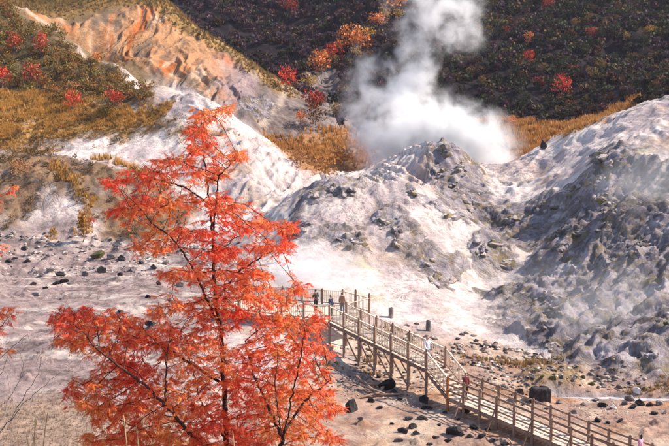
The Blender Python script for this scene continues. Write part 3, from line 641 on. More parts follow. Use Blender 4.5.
# stringers below the deck
for i in range(4):
    for s in (1, -1, 0):
        a, b = (edge(i, s * .93), edge(i + 1, s * .93)); dz = .14 if i != 1 else .2
        a = a - np.array([0, 0, dz]); b = b - np.array([0, 0, dz]); beam('stringer', a, b, .10, .2, WOOD, bw)
# railings
def rail_run(a, b, nseg, style, mt, ends=(True, True), toground=True, hi=1.28, ground_extra=.25, outer=None, pw=.13):
    a = np.array(a, float); b = np.array(b, float); rz = math.atan2(b[1] - a[1], b[0] - a[0])
    for k in range(nseg + 1):
        if (k == 0 and not ends[0]) or (k == nseg and not ends[1]): continue
        p = a + (b - a) * k / nseg; z0 = min(gz(p[0], p[1]) - ground_extra, p[2] - .35) if toground else p[2] - .3
        post('post', p[0], p[1], z0, p[2] + hi + random.uniform(-.03, .03), pw, mt if not callable(mt) else mt(k), bw, rz)
    up = np.array([0, 0, 1.0])
    for k in range(nseg):
        p = a + (b - a) * k / nseg; q = a + (b - a) * (k + 1) / nseg; e = (q - p) / np.linalg.norm(q - p) * .07
        if style == 'baluster':
            beam('top_rail', p + up * 1.10 + e, q + up * 1.10 - e, .10, .055, DECK, bw); beam('bottom_rail', p + up * .16 + e, q + up * .16 - e, .07, .06, WOOD, bw)
            L = np.linalg.norm((q - p)[:2]); nb = max(2, int(L / .155))
            for j in range(1, nb):
                r = p + (q - p) * j / nb; beam('baluster', r + up * .19, r + up * 1.075, .036, .036, DECK, bw)
        else:
            for h, t in ((1.13, .06), (.76, .055), (.40, .055)):
                beam('rail', p + up * h + e, q + up * h - e, t, .085, WOOD, bw)
rail_run(edge(0, 1), edge(1, 1), 6, 'baluster', WOOD); rail_run(edge(0, -1), edge(1, -1), 6, 'baluster', WOOD)
for s in (1, -1):
    rail_run(edge(1, s), edge(2, s), 1, 'baluster', RUSTW, (False, True))
    rail_run(edge(2, s), edge(3, s), 8, 'rails', WOOD, (False, True)); rail_run(edge(3, s), edge(4, s), 6, 'rails', WOOD, (False, True))
# raking struts outside the low railing, cross braces under the high run
for k in range(1, 14, 2):
    i, t = (2, k / 8) if k < 8 else (3, (k - 8) / 6); s = -1
    p = edge(i, s) * (1 - t) + edge(i + 1, s) * t; o = J[i] / HW * s * .75; g = np.array([p[0] + o[0], p[1] + o[1], 0]); g[2] = gz(g[0], g[1]) - .1
    beam('strut', p + np.array([0, 0, .72]), g, .07, .07, WOOD, bw)
for k in range(1, 6):
    for s in (1, -1):
        p = edge(0, s) * (1 - k / 6) + edge(1, s) * k / 6; q = edge(0, s) * (1 - (k + 1) / 6) + edge(1, s) * (k + 1) / 6
        if k == 5: continue
        a = p - np.array([0, 0, .3]); b = q.copy(); b[2] = gz(q[0], q[1]) + .25
        beam('brace', a, b, .05, .10, WOOD, bw)
for k in range(0, 7):
    p = edge(0, 1) * (1 - k / 6) + edge(1, 1) * k / 6; q = edge(0, -1) * (1 - k / 6) + edge(1, -1) * k / 6
    beam('cross_beam', p - np.array([0, 0, .3]), q - np.array([0, 0, .3]), .10, .14, WOOD, bw)
# viewing platform
yy = 62.1
while yy < 70.1:
    xsx = []
    for (x0, y0), (x1, y1) in zip(PLAT, PLAT[1:] + PLAT[:1]):
        if (y0 <= yy) != (y1 <= yy): xsx.append(x0 + (x1 - x0) * (yy - y0) / (y1 - y0))
    if len(xsx) == 2 and abs(xsx[1] - xsx[0]) > .3:
        a, b = sorted(xsx); z = PLAT_Z + random.uniform(-.005, .005) + .012
        beam('plank', (a - .05, yy, z), (b + .05, yy, z), .225, .05, DECK, bw)
    yy += .25
pl = [np.array([x, y, PLAT_Z]) for x, y in PLAT]
for i in range(len(pl)):
    a, b = pl[i], pl[(i + 1) % len(pl)]; beam('fascia', a - np.array([0, 0, .12]), b - np.array([0, 0, .12]), .08, .2, WOOD, bw)
rail_run(pl[0], pl[1], 5, 'baluster', WOOD, (True, False)); rail_run(pl[5], pl[4], 6, 'baluster', WOOD); rail_run(pl[4], pl[3], 2, 'baluster', WOOD, (False, True), hi=1.5); rail_run(pl[3], edge(0, 1), 1, 'baluster', WOOD, (False, False))
for x in (-6, -3.5, -1):
    beam('joist', (x, 70.2 - (x + 8.5) * .3, PLAT_Z - .15), (x, 66 - (x + 8.5) * .5, PLAT_Z - .15), .1, .2, WOOD, bw)

# ------------------------------------------------------------------ rocks
ROCKM = {}
def rock_mesh(kind, var, mt):
    key = (kind, var, mt.name)
    if key in ROCKM: return ROCKM[key]
    rg = random.Random(hash((kind, var)) % 9999 if False else var * 31 + len(kind)); bm = bmesh.new()
    for i in range(13):
        v = Vector((rg.gauss(0, 1), rg.gauss(0, 1), rg.gauss(0, 1))).normalized()
        if kind == 'block': v = Vector([max(-.62, min(.62, c * 1.3)) for c in v]) * 1.5
        v = v * rg.uniform(.78, 1.05); bm.verts.new((v.x * .5, v.y * .5, max(v.z * .5, -.32) + .25))
    r = bmesh.ops.convex_hull(bm, input=bm.verts); bmesh.ops.delete(bm, geom=[g for g in r['geom_interior'] if isinstance(g, bmesh.types.BMVert)], context='VERTS')
    bmesh.ops.bevel(bm, geom=list(bm.edges), offset=.02, segments=1, affect='EDGES')
    bmesh.ops.triangulate(bm, faces=list(bm.faces)); bmesh.ops.subdivide_edges(bm, edges=[e for e in bm.edges if e.calc_length() > .22], cuts=1)
    for v in bm.verts: v.co += Vector((rg.gauss(0, 1), rg.gauss(0, 1), rg.gauss(0, 1))) * .012
    me = bpy.data.meshes.new('rock'); bm.to_mesh(me); bm.free(); me.materials.append(mt); ROCKM[key] = me; return me
def rock(name, px, py, wpx, hpx, mt, label, group=None, kind='boulder', var=None, deep=.9, cat='rock'):
    p = HIT(px, py + hpx * .45); m = p[1] / FPX; w = wpx * m; h = hpx * m
    o = link(name, rock_mesh(kind, var if var is not None else random.randrange(9), mt)); o.location = (p[0], p[1] + w * .2, gz(p[0], p[1] + w * .2) - h * .08)
    o.scale = (w * 1.08, w * deep, h * 1.25); o.rotation_euler[2] = random.uniform(-.5, .5) if kind != 'block' else .15
    return tag(o, label, cat, group)
rock('boulder', 352, 405, 18, 17, BROCK, 'large dark boulder with pale right face left of the timber debris below the boardwalk', var=2)
rock('boulder', 387, 384, 20, 15, BROCK, 'glossy black boulder heaped against the trestle posts of the raised boardwalk', var=3)
rock('boulder', 394, 392, 11, 9, BROCK, 'small rounded black rock touching the big black boulder by the trestle', var=4)
rock('boulder', 364, 377, 9, 9, GROCK, 'upright grey rock slab at the left end of the timber debris', var=5)
rock('boulder', 424, 399, 11, 10, BROCK, 'black rock with pale top close below the foot of the boardwalk steps', var=6)
rock('boulder', 455, 431, 22, 13, BROCK, 'largest black boulder in the open ground beside the low boardwalk, its right side sunlit', var=7)
rock('boulder', 448, 441, 12, 6, BROCK, 'low black rock just in front of the largest boulder by the low boardwalk', var=1)
G1 = 'black rocks strewn below the boardwalk'
for px, py, w, h in [(371, 400, 9, 7), (427, 408, 12, 5), (409, 418, 11, 5), (422, 418, 15, 5), (413, 426, 12, 7), (403, 431, 13, 6), (416, 434, 10, 5), (466, 411, 12, 8), (475, 427, 13, 6), (482, 437, 12, 6), (436, 437, 9, 4), (470, 436, 9, 5), (380, 408, 7, 4), (492, 441, 9, 5), (440, 425, 6, 3), (398, 441, 12, 4), (445, 412, 6, 4), (488, 429, 8, 4), (360, 420, 7, 3), (392, 424, 5, 3), (458, 419, 5, 3), (430, 444, 8, 4), (505, 444, 10, 5), (379, 376, 6, 5), (400, 399, 7, 4)]:
    rock('lava_rock', px, py, w, h, BROCK, 'small black rock lying on the tan ground below the boardwalk', G1)
bp_ = HIT(540, 400); bmx = bmesh.new(); rgk = random.Random(4); ring = []; NB = 34
for k in range(NB):
    a = 6.2832 * k / NB; rr = 1 / max(abs(math.cos(a)) ** 5 + abs(math.sin(a)) ** 5, 1e-6) ** .2; g = .93 if k % 2 else 1.0
    ring.append([bmx.verts.new((math.cos(a) * rr * .62 * g * tp_, math.sin(a) * rr * .36 * g * tp_, z * .9 + (rgk.uniform(-.06, .04) if z > .5 else 0))) for z, tp_ in ((-.2, 1.0), (.35, 1.03), (.74, .97), (.86, .8))])
for k in range(NB):
    a, b = ring[k], ring[(k + 1) % NB]
    for q in range(3): bmx.faces.new((a[q], b[q], b[q + 1], a[q + 1]))
bmx.faces.new([r_[3] for r_ in ring]); mb = bpy.data.meshes.new('black_block'); bmx.to_mesh(mb); bmx.free(); mb.materials.append(BROCK)
tag(link('black_block', mb, None, (bp_[0], bp_[1], bp_[2])), 'squared jet black block with grooved sides at the head of the milky creek', 'rock')
rock('boulder', 544, 144.5, 9, 10, BROCK, 'dark squared boulder perched on the crest of the pale ridge', var=5)
rock('boulder', 613, 407, 9, 7, WROCK, 'pale rounded boulder on the tan ground right of the creek rocks', var=4)
rock('boulder', 637, 391, 9, 8, WROCK, 'white topped stone crowning the dark heap of creek rocks', var=6)
G2 = 'dark rocks along the creek'
for px, py, w, h in [(519, 391, 12, 9), (511, 401, 12, 8), (526, 402, 10, 6), (603, 405, 11, 7), (630, 398, 12, 8), (640, 402, 13, 9), (634, 407, 10, 6), (625, 403, 8, 6), (650, 404, 9, 6), (660, 402, 10, 7), (596, 400, 8, 4), (598, 420, 9, 6), (584, 404, 7, 4), (655, 413, 9, 4), (560, 402, 9, 5), (621, 421, 7, 4), (574, 412, 8, 5), (503, 386, 12, 7), (548, 408, 8, 4), (608, 424, 6, 3), (665, 412, 7, 5)]:
    rock('creek_rock', px, py, w, h, random.choice((BROCK, GROCK, GROCK)), 'dark stone lying beside the milky creek beyond the low boardwalk', G2)
G3 = 'stones on the ochre creek bank'
for px, py, w, h in [(532, 378, 9, 6), (542, 379, 8, 5), (553, 380, 9, 5), (563, 377, 7, 5), (573, 380, 9, 6), (583, 377, 7, 5), (527, 385, 7, 4), (592, 384, 9, 5), (604, 386, 8, 5), (620, 387, 9, 5), (646, 389, 9, 4), (560, 386, 7, 3)]:
    rock('bank_stone', px, py, w, h, random.choice((OROCK, GROCK)), 'stone set in the ochre bank behind the creek', G3)
rock('boulder', 97, 254, 17, 10, OROCK, 'moss tinted dark boulder on the left valley floor below the brown mound', var=3)
G4 = 'dark rocks on the left valley floor'
for px, py, w, h in [(111, 256, 11, 8), (121, 258, 10, 8), (101, 270, 11, 9), (50, 270, 9, 6), (59, 274, 13, 6), (64, 281, 12, 6), (41, 275, 8, 5), (56, 283, 9, 5), (24, 249, 7, 5), (33, 284, 7, 4), (71, 284, 7, 4), (36, 295, 10, 4), (15, 258, 7, 3), (8, 262, 7, 4), (27, 261, 8, 4), (132, 327, 20, 8), (141, 262, 8, 5), (153, 268, 8, 6), (158, 283, 7, 6), (85, 274, 9, 5), (133, 270, 9, 5), (170, 300, 10, 6), (148, 296, 8, 5), (120, 274, 7, 4), (45, 288, 6, 3), (150, 325, 12, 6), (120, 312, 8, 4), (165, 262, 9, 6), (180, 285, 9, 6)]:  # the widest, low one stands in for a dark hole
    rock('valley_rock', px, py, w, h, random.choice((BROCK, BROCK, GROCK)), 'dark rock scattered on the cream floor left of the red tree', G4)
# stumps of posts standing on the mound apron
for px, py, lab in ((391, 313, 'dark wooden stump on the pale apron above the boardwalk, next to the platform corner'), (428.5, 326, 'short grey wooden stump on the pale apron above the boardwalk steps')):
    p = HIT(px, py + 5); o = empty('post_stump', p); tag(o, lab, 'stump')
    V = []; F = []; k = 10; hgt = .78; r = .2
    rg = random.Random(int(px))
    for z in (-.25, hgt * .5, hgt): V += [(math.cos(6.283 * i / k) * r * rg.uniform(.93, 1.07), math.sin(6.283 * i / k) * r * rg.uniform(.93, 1.07), z + (rg.uniform(-.05, .05) if z > .6 else 0)) for i in range(k)]
    for j in range(2): F += [(j * k + i, j * k + (i + 1) % k, j * k + k + (i + 1) % k, j * k + k + i) for i in range(k)]
    sh_ = link('shaft', mesh_np('shaft', np.array(V), [np.array(F)], GROCK), o)
    V2 = V[2 * k:] + [(0, 0, hgt - .02)]; link('cut_top', mesh_np('cut_top', np.array(V2) + np.array([0, 0, .002]), [np.array([(i, (i + 1) % k, k) for i in range(k)])], BROCK), sh_)
# broken timbers beside the boulder
for px, py, L, a, tilt in ((366, 391, 1.9, 2.3, .35), (373, 394, 1.6, 2.6, .2), (379, 388, 1.5, -.4, .15), (390, 397, 1.7, .05, .02), (370, 398, 1.2, .4, .1), (384, 391, 1.1, 1.0, .3)):
    p = HIT(px, py); o = link('broken_timber', box_mesh(WOOD)); o.location = (p[0], p[1], p[2] + .12 + abs(math.sin(tilt)) * L * .4); o.rotation_euler = (0, -tilt, a); o.scale = (L, .16, .11)
    tag(o, 'rotten broken timber lying among black boulders below the trestle', 'timber', 'broken timbers beside the trestle')
# rubble too small to pick apart
rv, rf = [], []
def hull_tmpl(seed):
    me = rock_mesh('boulder', seed, GROCK); bm = bmesh.new(); bm.from_mesh(me); bmesh.ops.dissolve_limit(bm, angle_limit=.6, verts=bm.verts, edges=bm.edges); bmesh.ops.triangulate(bm, faces=list(bm.faces)); bm.verts.ensure_lookup_table()
    V = np.array([v.co for v in bm.verts]); F = np.array([[v.index for v in f.verts] for f in bm.faces]); bm.free(); return V, F
def rubble(name, mask, n, s0, s1, cols, seed, label):
    T = []
    for k in range(6):
        V, F = hull_tmpl(k); c = np.array(cols[k % len(cols)]); T.append((V * np.array([1.25, 1, .6]), F, np.repeat(c[None], len(V), 0)))
    pos = scatter_mask(mask, n, seed); rg = np.random.default_rng(seed); pos[:, 2] -= .12 * 0.3
    sc = s0 + (s1 - s0) * rg.random(n) ** 3; v, f, c = tmpl_join(T, pos, sc, rg.random(n) * 6.28, seed, .3)
    tag(link(name, mesh_np(name, v, f, RUB, c)), label, 'rubble', kind='stuff')
RUB = vcol_mat('rubble', .9, 5, .3, .4, 9, .03)
rub1 = M['tan'] * (.12 + sstep(-.1, .45, fbm(GX * .3, GY * .3, 4, 501))) * sstep(38, 42, GY) * (1 - M['creek'])
rubble('rubble', rub1, 3000, .08, .5, ((.20, .15, .13), (.36, .28, .23), (.06, .05, .05), (.50, .41, .34)), 51, 'scattered small stones on the tan valley floor')
rub2 = sstep(-6, -10, GX) * sstep(44, 50, GY) * sstep(92, 86, GY) * (.1 + sstep(-.1, .45, fbm(GX * .2, GY * .4, 4, 502)))
rubble('rubble', rub2, 2400, .06, .5, ((.20, .16, .145), (.40, .33, .30), (.07, .06, .055), (.55, .47, .42)), 52, 'scattered small stones on the left valley floor')

# ------------------------------------------------------------------ crags standing out of the pale slopes
def crag_build(nt, p):
    L = nt.links.new; geo = nd(nt, 'ShaderNodeNewGeometry'); P_ = geo.outputs['Position']
    n = nd(nt, 'ShaderNodeTexNoise', Scale=.9, Detail=10., Roughness=.7); L(P_, n.inputs['Vector'])
    cr = nd(nt, 'ShaderNodeValToRGB'); e = cr.color_ramp.elements; e[0].position = .32; e[0].color = (.045, .040, .042, 1); e[1].position = .66; e[1].color = (.44, .38, .38, 1); q = e.new(.48); q.color = (.16, .14, .14, 1); L(n.outputs['Fac'], cr.inputs[0])
    n2 = nd(nt, 'ShaderNodeTexNoise', Scale=.55, Detail=8., Roughness=.7); mp = nd(nt, 'ShaderNodeMapping'); mp.inputs[1].default_value = (9, 4, 2); L(P_, mp.inputs[0]); L(mp.outputs[0], n2.inputs['Vector'])
    m1 = nd(nt, 'ShaderNodeMapRange'); m1.inputs[1].default_value = .47; m1.inputs[2].default_value = .60; m1.inputs[4].default_value = .85; L(n2.outputs['Fac'], m1.inputs[0])
    x = nd(nt, 'ShaderNodeMix', data_type='RGBA'); L(m1.outputs[0], x.inputs[0]); L(cr.outputs[0], x.inputs[6]); x.inputs[7].default_value = (.27, .20, .075, 1)
    # ash that has settled on the flats
    sp = nd(nt, 'ShaderNodeSeparateXYZ'); L(geo.outputs['True Normal'], sp.inputs[0]); ad = nd(nt, 'ShaderNodeMath', operation='ADD'); L(sp.outputs['Z'], ad.inputs[0]); L(n.outputs['Fac'], ad.inputs[1])
    m2 = nd(nt, 'ShaderNodeMapRange'); m2.inputs[1].default_value = 1.18; m2.inputs[2].default_value = 1.42; m2.inputs[4].default_value = .85; L(ad.outputs[0], m2.inputs[0])
    y = nd(nt, 'ShaderNodeMix', data_type='RGBA'); L(m2.outputs[0], y.inputs[0]); L(x.outputs[2], y.inputs[6]); y.inputs[7].default_value = (.56, .46, .43, 1)
    L(y.outputs[2], p.inputs['Base Color']); p.inputs['Roughness'].default_value = .93; p.inputs['Specular IOR Level'].default_value = .15
    bp = nd(nt, 'ShaderNodeBump', Strength=.8, Distance=.3); L(n.outputs['Fac'], bp.inputs['Height']); L(bp.outputs[0], p.inputs['Normal'])
CRAG = mat('crag_rock', crag_build)
HT = [hull_tmpl(k) for k in range(9)]
HM = [mesh_np('block', v_, [f_], CRAG) for v_, f_ in HT]
def crag(px, py, wpx, hpx, label, seed, group=None, lift=.25):
    """a rock mass of jammed angular blocks, mostly buried in the slope."""
    rg_ = np.random.default_rng(seed); c0 = HIT(px, py); m = c0[1] / FPX; npc = int(5 + wpx * hpx / 45); o = empty('rock_outcrop', tuple(c0)); tag(o, label, 'outcrop', group)
    for k in range(npc):
        t = rg_.random() * 6.28; r_ = rg_.random() ** .7 * .5; q = HIT(px + math.cos(t) * r_ * wpx, py + math.sin(t) * r_ * hpx)
        if abs(q[1] - c0[1]) > 8 and k: continue
        sz = m * (5.0 + 11.0 * rg_.random() ** 2) * (.6 + min(wpx, 34) / 55); b = link('block', HM[rg_.integers(0, 9)], o)
        sx, sy, sz_ = sz * (1.1 + .7 * rg_.random()), sz * .9, sz * (.7 + .5 * rg_.random())
        b.matrix_basis = Matrix.Translation(Vector(q - c0) - Vector((0, 0, sz_ * (.60 - lift * .45)))) @ Matrix.Rotation(rg_.random() * 6.28, 4, 'Z') @ Matrix.Rotation(rg_.normal() * .45, 4, 'X') @ Matrix.Diagonal((sx, sy, sz_, 1))
for k, (px, py, w, h, lab) in enumerate(CRAGS):
    crag(px, py, w, h, lab, 900 + k)
for k, (px, py, w, h) in enumerate(BCRAGS): crag(px, py, w, h, 'dark crag jutting from the steep face of the rocky bluff', 950 + k, 'crags on the bluff face', lift=.0)

# ------------------------------------------------------------------ vegetation on the hills
DARKG = ((.036, .044, .020), (.052, .056, .024), (.028, .034, .020), (.058, .050, .024))  # greens darkened so the colour carries the shadow on the wood
RUSTC = ((.16, .07, .03), (.20, .10, .04), (.12, .055, .03))
OLIV = ((.22, .15, .04), (.17, .13, .04), (.28, .17, .05), (.27, .13, .04))
PURP = ((.065, .042, .058), (.085, .050, .058), (.050, .036, .050), (.115, .052, .044)); DOLI = ((.10, .075, .028), (.075, .062, .024), (.13, .085, .03))  # purples and dark olives put the slope's shade into the foliage colour
REDC = ((.60, .07, .035), (.70, .11, .05), (.48, .05, .03)); ORAC = ((.66, .22, .06), (.74, .30, .09), (.60, .16, .05)); YELC = ((.46, .26, .05), (.38, .20, .04), (.5, .32, .08))
CRIM2 = ((.50, .10, .05), (.58, .14, .06), (.42, .075, .045)); CRIM = ((.40, .055, .035), (.48, .075, .04), (.32, .045, .03))
def with_trunk(t, seed, h=.5, r=.02):
    v, f, c = t; tv, tf = trunk_arr(h, r, seed, 3, 4); return np.concatenate([v, tv]), np.concatenate([f, tf + len(v)]), np.concatenate([c, np.tile(np.array([[.10, .08, .075]]), (len(tv), 1))])
rg = np.random.default_rng(5)
# the wood as one mass: evergreen and rusty shrubs, bare stems between
fm = np.clip(M['forest'] - M['orange'], 0, 1) * sstep(345, 330, GY) * (GY > 140)
fr = sstep(5, 22, GX - (GY - 200) * .25 + fbm(GX * .05, GY * .05, 3, 602) * 14)          # greener to the right, purplish-brown to the left
def wood(mask, n, T, s0, s1, seed, cv):
    pos = scatter_mask(mask, n, seed); g = np.random.default_rng(seed); return tmpl_join(T, pos, s0 + (s1 - s0) * g.random(n) ** 1.5, g.random(n) * 6.28, seed + 1, cv)
def leafy(cols, k): return with_trunk(crown_tmpl(62, .5, .44, .45, .125, cols, k), k, .4, .014)
TR_ = [leafy(DARKG, k) for k in range(4)] + [leafy(DOLI, 21), leafy(((.10, .05, .03), (.13, .065, .035)), 22), leafy(PURP, 23), leafy(PURP, 24)]; TL_ = [leafy(PURP, 30 + k) for k in range(4)] + [leafy(((.11, .045, .03), (.085, .045, .03)), 35), leafy(DARKG, 36)]
vs_ = [wood(fm * (.15 + fr), 2300, TR_, 2.6, 5.0, 61, .4), wood(fm * (1.1 - fr), 2000, TL_, 2.6, 5.2, 63, .4)]
o1 = len(vs_[0][0]); tag(link('wooded_cover', mesh_np('wooded_cover', np.concatenate([vs_[0][0], vs_[1][0]]), [np.concatenate([vs_[0][1], vs_[1][1] + o1])], FOL, np.concatenate([vs_[0][2], vs_[1][2]]))), 'dark mixed scrub wood covering the slopes beyond the steam', 'wood', kind='stuff')
v, f, c = wood(fm, 520, [bare_tmpl(k, ntw=34, cols=((.085, .062, .075), (.12, .09, .10), (.055, .04, .05))) for k in range(6)], 2.2, 4.5, 65, .3)
tag(link('bare_stems', mesh_np('bare_stems', v, f, FOL, c)), 'bare purplish saplings standing through the dark wood', 'saplings', kind='stuff')
# shrubs over the left slope
pos = scatter_mask(M['bush'] * (1 - M['stripe']), 900, 67)
T = [crown_tmpl(90, .5, .42, .4, .065, OLIV, 30 + k) for k in range(4)] + [crown_tmpl(90, .5, .4, .4, .065, ((.17, .14, .045), (.22, .17, .05)), 40), crown_tmpl(90, .5, .4, .4, .065, ((.34, .15, .05), (.28, .11, .04)), 41)] + [bare_tmpl(90, cols=((.2, .12, .06), (.25, .16, .08)))]
v, f, c = tmpl_join(T, pos, 1.0 + 1.3 * rg.random(len(pos)) ** 1.5, rg.random(len(pos)) * 6.28, 66, .3)
tag(link('shrub_cover', mesh_np('shrub_cover', v, f, FOL, c)), 'olive and brown shrubs covering the slope below the scree', 'shrubs', kind='stuff')
pos = scatter_mask(M['brown'] * sstep(-.2, .3, N2) + M['band2'] * .6 + M['band'] * .25, 900, 69); T = [crown_tmpl(60, .5, .4, .35, .07, ((.24, .13, .05), (.18, .11, .045), (.13, .09, .04)), 50 + k) for k in range(3)]
v, f, c = tmpl_join(T, pos, .35 + .7 * rg.random(len(pos)) ** 2, rg.random(len(pos)) * 6.28, 68, .3)
tag(link('low_scrub', mesh_np('low_scrub', v, f, FOL, c)), 'low brown scrub on the mound above the left valley floor', 'scrub', kind='stuff')
# golden grass
TG = [tuft_tmpl(k, 9, .06, ((.56, .31, .075), (.64, .39, .11), (.48, .23, .06))) for k in range(5)]; TC = [tuft_tmpl(20 + k, 9, .06, cc_) for k, cc_ in enumerate([((.36, .22, .09), (.28, .17, .07)), ((.46, .27, .09), (.40, .22, .06)), ((.20, .15, .06), (.16, .13, .05)), ((.42, .28, .12), (.30, .2, .08)), ((.14, .10, .05), (.24, .13, .06))])]; TB = [tuft_tmpl(10 + k, 9, .06, ((.36, .22, .09), (.28, .17, .07), (.42, .28, .12))) for k in range(4)]
def grass(name, mask, n, s0, s1, T, seed, label):
    pos = scatter_mask(mask, n, seed); g = np.random.default_rng(seed); v, f, c = tmpl_join(T, pos, s0 + (s1 - s0) * g.random(n), g.random(n) * 6.28, seed, .4)
    tag(link(name, mesh_np(name, v, f, GRASS, c)), label, 'grass', kind='stuff')
pn = sstep(-.2, .25, fbm(GX * .2, GY * .35, 4, 611, .65))
grass('golden_grass', M['band'] * (.1 + pn ** 2) + .3 * M['band2'] * pn ** 2, 11000, .3, .75, TG, 71, 'golden autumn grass on the shelf across the left hill')
grass('crest_grass', M['crest'] * (.15 + sstep(-.25, .3, fbm(GX * .35, GY * .35, 4, 613))) + .3 * M['crest0'], 12000, .6, 1.7, TC, 72, 'tall dry grass along the crest above the orange scree')
grass('orange_grass', (M['orange'] + M['orange2']) * (.1 + sstep(-.15, .25, fbm(GX * .2, GY * .2, 4, 612))), 7500, .5, 1.3, [tuft_tmpl(30 + k, 9, .07, ((.54, .27, .08), (.42, .19, .06), (.60, .36, .13))) for k in range(4)], 73, 'orange dry grass in the hollows beside the steam')
grass('dry_grass', M['grassl'] + sstep(36, 31, GY) * sstep(12, 18, GY) * .5, 9000, .10, .24, [tuft_tmpl(40 + k, 8, .03, ((.44, .31, .21), (.34, .23, .15), (.50, .37, .26))) for k in range(4)], 74, 'short parched grass on the bank at the left of the red tree')
pl2 = line_mask([(55, 168), (75, 180), (88, 205), (82, 232)], .6, .5, .3, .5, 75, HIT)
grass('yellow_grass', pl2 + .5 * line_mask([(95, 160), (130, 168), (165, 185)], .5, .5, .3, .5, 76, HIT) + line_mask([(50, 238), (54, 233)], .5, .3, .1, .5, 77, HIT), 420, .35, .8, TG, 75, 'tufts of yellow grass straggling down the brown mound')
grass('sparse_weeds', M['tan'] * sstep(.2, .5, fbm(GX * .2, GY * .2, 3, 621)) * sstep(52, 55, GY) * (1 - M['creek']), 500, .2, .5, TB, 76, 'sparse rusty weeds on the tan ground near the creek')

# trees one can pick out
CRM = {}
def hill_tree(name, px, py, hpx, cols, label, group=None, cat='tree', wide=.42, seed=None, lift=.0, leafy=300):
    p = HIT(px, py); m = np.linalg.norm(p - np.array([0, 0, CAM_H])) / FPX; h = hpx * m
    seed = seed if seed is not None else random.randrange(4); key = (cols, seed, wide, leafy)
    if key not in CRM:
        v, f, c = crown_tmpl(leafy, wide, .45, .56, .040, cols, 200 + seed); tv, tf = trunk_arr(.62, .02, seed, 5, 5)
        CRM[key] = (mesh_np('crown', v, f, FOL, c), mesh_np('trunk', tv, [tf], BARE))
    o = empty(name, (p[0], p[1], p[2] - .05), random.uniform(0, 6.28)); tag(o, label, cat, group)
    for nm, me in (('crown', CRM[key][0]), ('trunk', CRM[key][1])): q = link(nm, me, o); q.scale = (h, h, h)
    return o
hill_tree('red_bush', 72, 111, 23, REDC, 'scarlet bush on a bare stem in the golden grass below the red leaved saplings', None, 'bush', .52, 1)
hill_tree('red_bush', 112, 111, 22, REDC, 'broad scarlet bush at the right end of the golden grass shelf', None, 'bush', .62, 2)
hill_tree('red_tree', 41, 58, 26, CRIM2, 'crimson sapling tallest on the olive slope beside the pale erosion path', None, 'tree', .36, 3)
hill_tree('red_tree', 32, 86, 26, CRIM2, 'crimson sapling directly below the tallest crimson sapling on the olive slope', None, 'tree', .36, 0)
hill_tree('red_tree', 14, 55, 22, CRIM2, 'dull crimson sapling among olive shrubs near the pale path head', None, 'tree', .4, 1)
hill_tree('red_bush', 3, 92, 26, REDC, 'red bush at the left end of the golden grass shelf', None, 'bush', .55, 2)
hill_tree('red_bush', 96, 66, 14, ORAC, 'small orange bush on the olive slope below the scree', None, 'bush', .55, 3)
hill_tree('red_tree', 286, 91, 27, REDC, 'bright scarlet tree at the foot of the scree crest beside the ravine', None, 'tree', .5, 1)
hill_tree('orange_tree', 322, 84, 36, ORAC, 'orange tree low on the wooded spur above the ravine', None, 'tree', .42, 2)
hill_tree('orange_tree', 333, 66, 24, REDC, 'dull red tree behind the orange tree on the wooded spur', None, 'tree', .5, 3)
hill_tree('orange_tree', 350, 50, 30, ORAC, 'pale orange tree halfway up the wooded spur', None, 'tree', .45, 0)
hill_tree('orange_tree', 361, 55, 28, ORAC, 'orange tree touching the pale orange one on the wooded spur', None, 'tree', .45, 1)
hill_tree('orange_tree', 356, 62, 16, YELC, 'small amber tree below the orange pair on the wooded spur', None, 'tree', .5, 1)
hill_tree('orange_tree', 377, 33, 22, ORAC, 'small orange tree on the wooded spur between the pair and the top', None, 'tree', .5, 2)
hill_tree('orange_tree', 393, 17, 32, ORAC, 'large orange tree high on the wooded spur against the dark wood', None, 'tree', .5, 3)
hill_tree('orange_tree', 398, 22, 14, YELC, 'small amber tree at the foot of the large orange tree', None, 'tree', .5, 0)
hill_tree('red_tree', 312, 116, 28, CRIM, 'dull crimson bush on the ravine bank above the orange grass', None, 'tree', .5, 2)
hill_tree('red_tree', 316, 128, 24, RUSTC, 'rust brown bush under the crimson bush on the ravine bank', None, 'bush', .55, 3)
hill_tree('red_tree', 291, 16, 22, CRIM, 'dark red tree high in the shaded wood beyond the scree crest', None, 'tree', .5, 0)
hill_tree('orange_bush', 326, 178, 26, ((.50, .21, .06), (.58, .28, .09), (.42, .16, .05)), 'large fluffy orange bush behind the rocky top of the mound', None, 'bush', .6, 1)
hill_tree('orange_bush', 344, 170, 24, ((.42, .17, .06), (.36, .14, .05), (.48, .22, .08)), 'rusty orange bush just right of the fluffy orange one', None, 'bush', .6, 2)
hill_tree('orange_bush', 300, 168, 20, ((.30, .12, .05), (.36, .16, .06)), 'brown orange bush left of the fluffy orange one', None, 'bush', .65, 3)
hill_tree('orange_bush', 20, 178, 20, ((.46, .20, .06), (.38, .15, .05)), 'rusty orange bush on the crown of the brown mound', None, 'bush', .75, 1)
hill_tree('orange_bush', 83, 243, 32, ((.50, .26, .06), (.44, .20, .05)), 'narrow golden sapling at the foot of the brown mound', None, 'bush', .17, 2)
hill_tree('orange_bush', 54, 239, 12, YELC, 'tiny golden shrub on the pale face of the brown mound', None, 'bush', .4, 3)
hill_tree('red_bush', 93, 226, 9, REDC, 'little scarlet shrub beside the narrow golden sapling', None, 'bush', .6, 0)
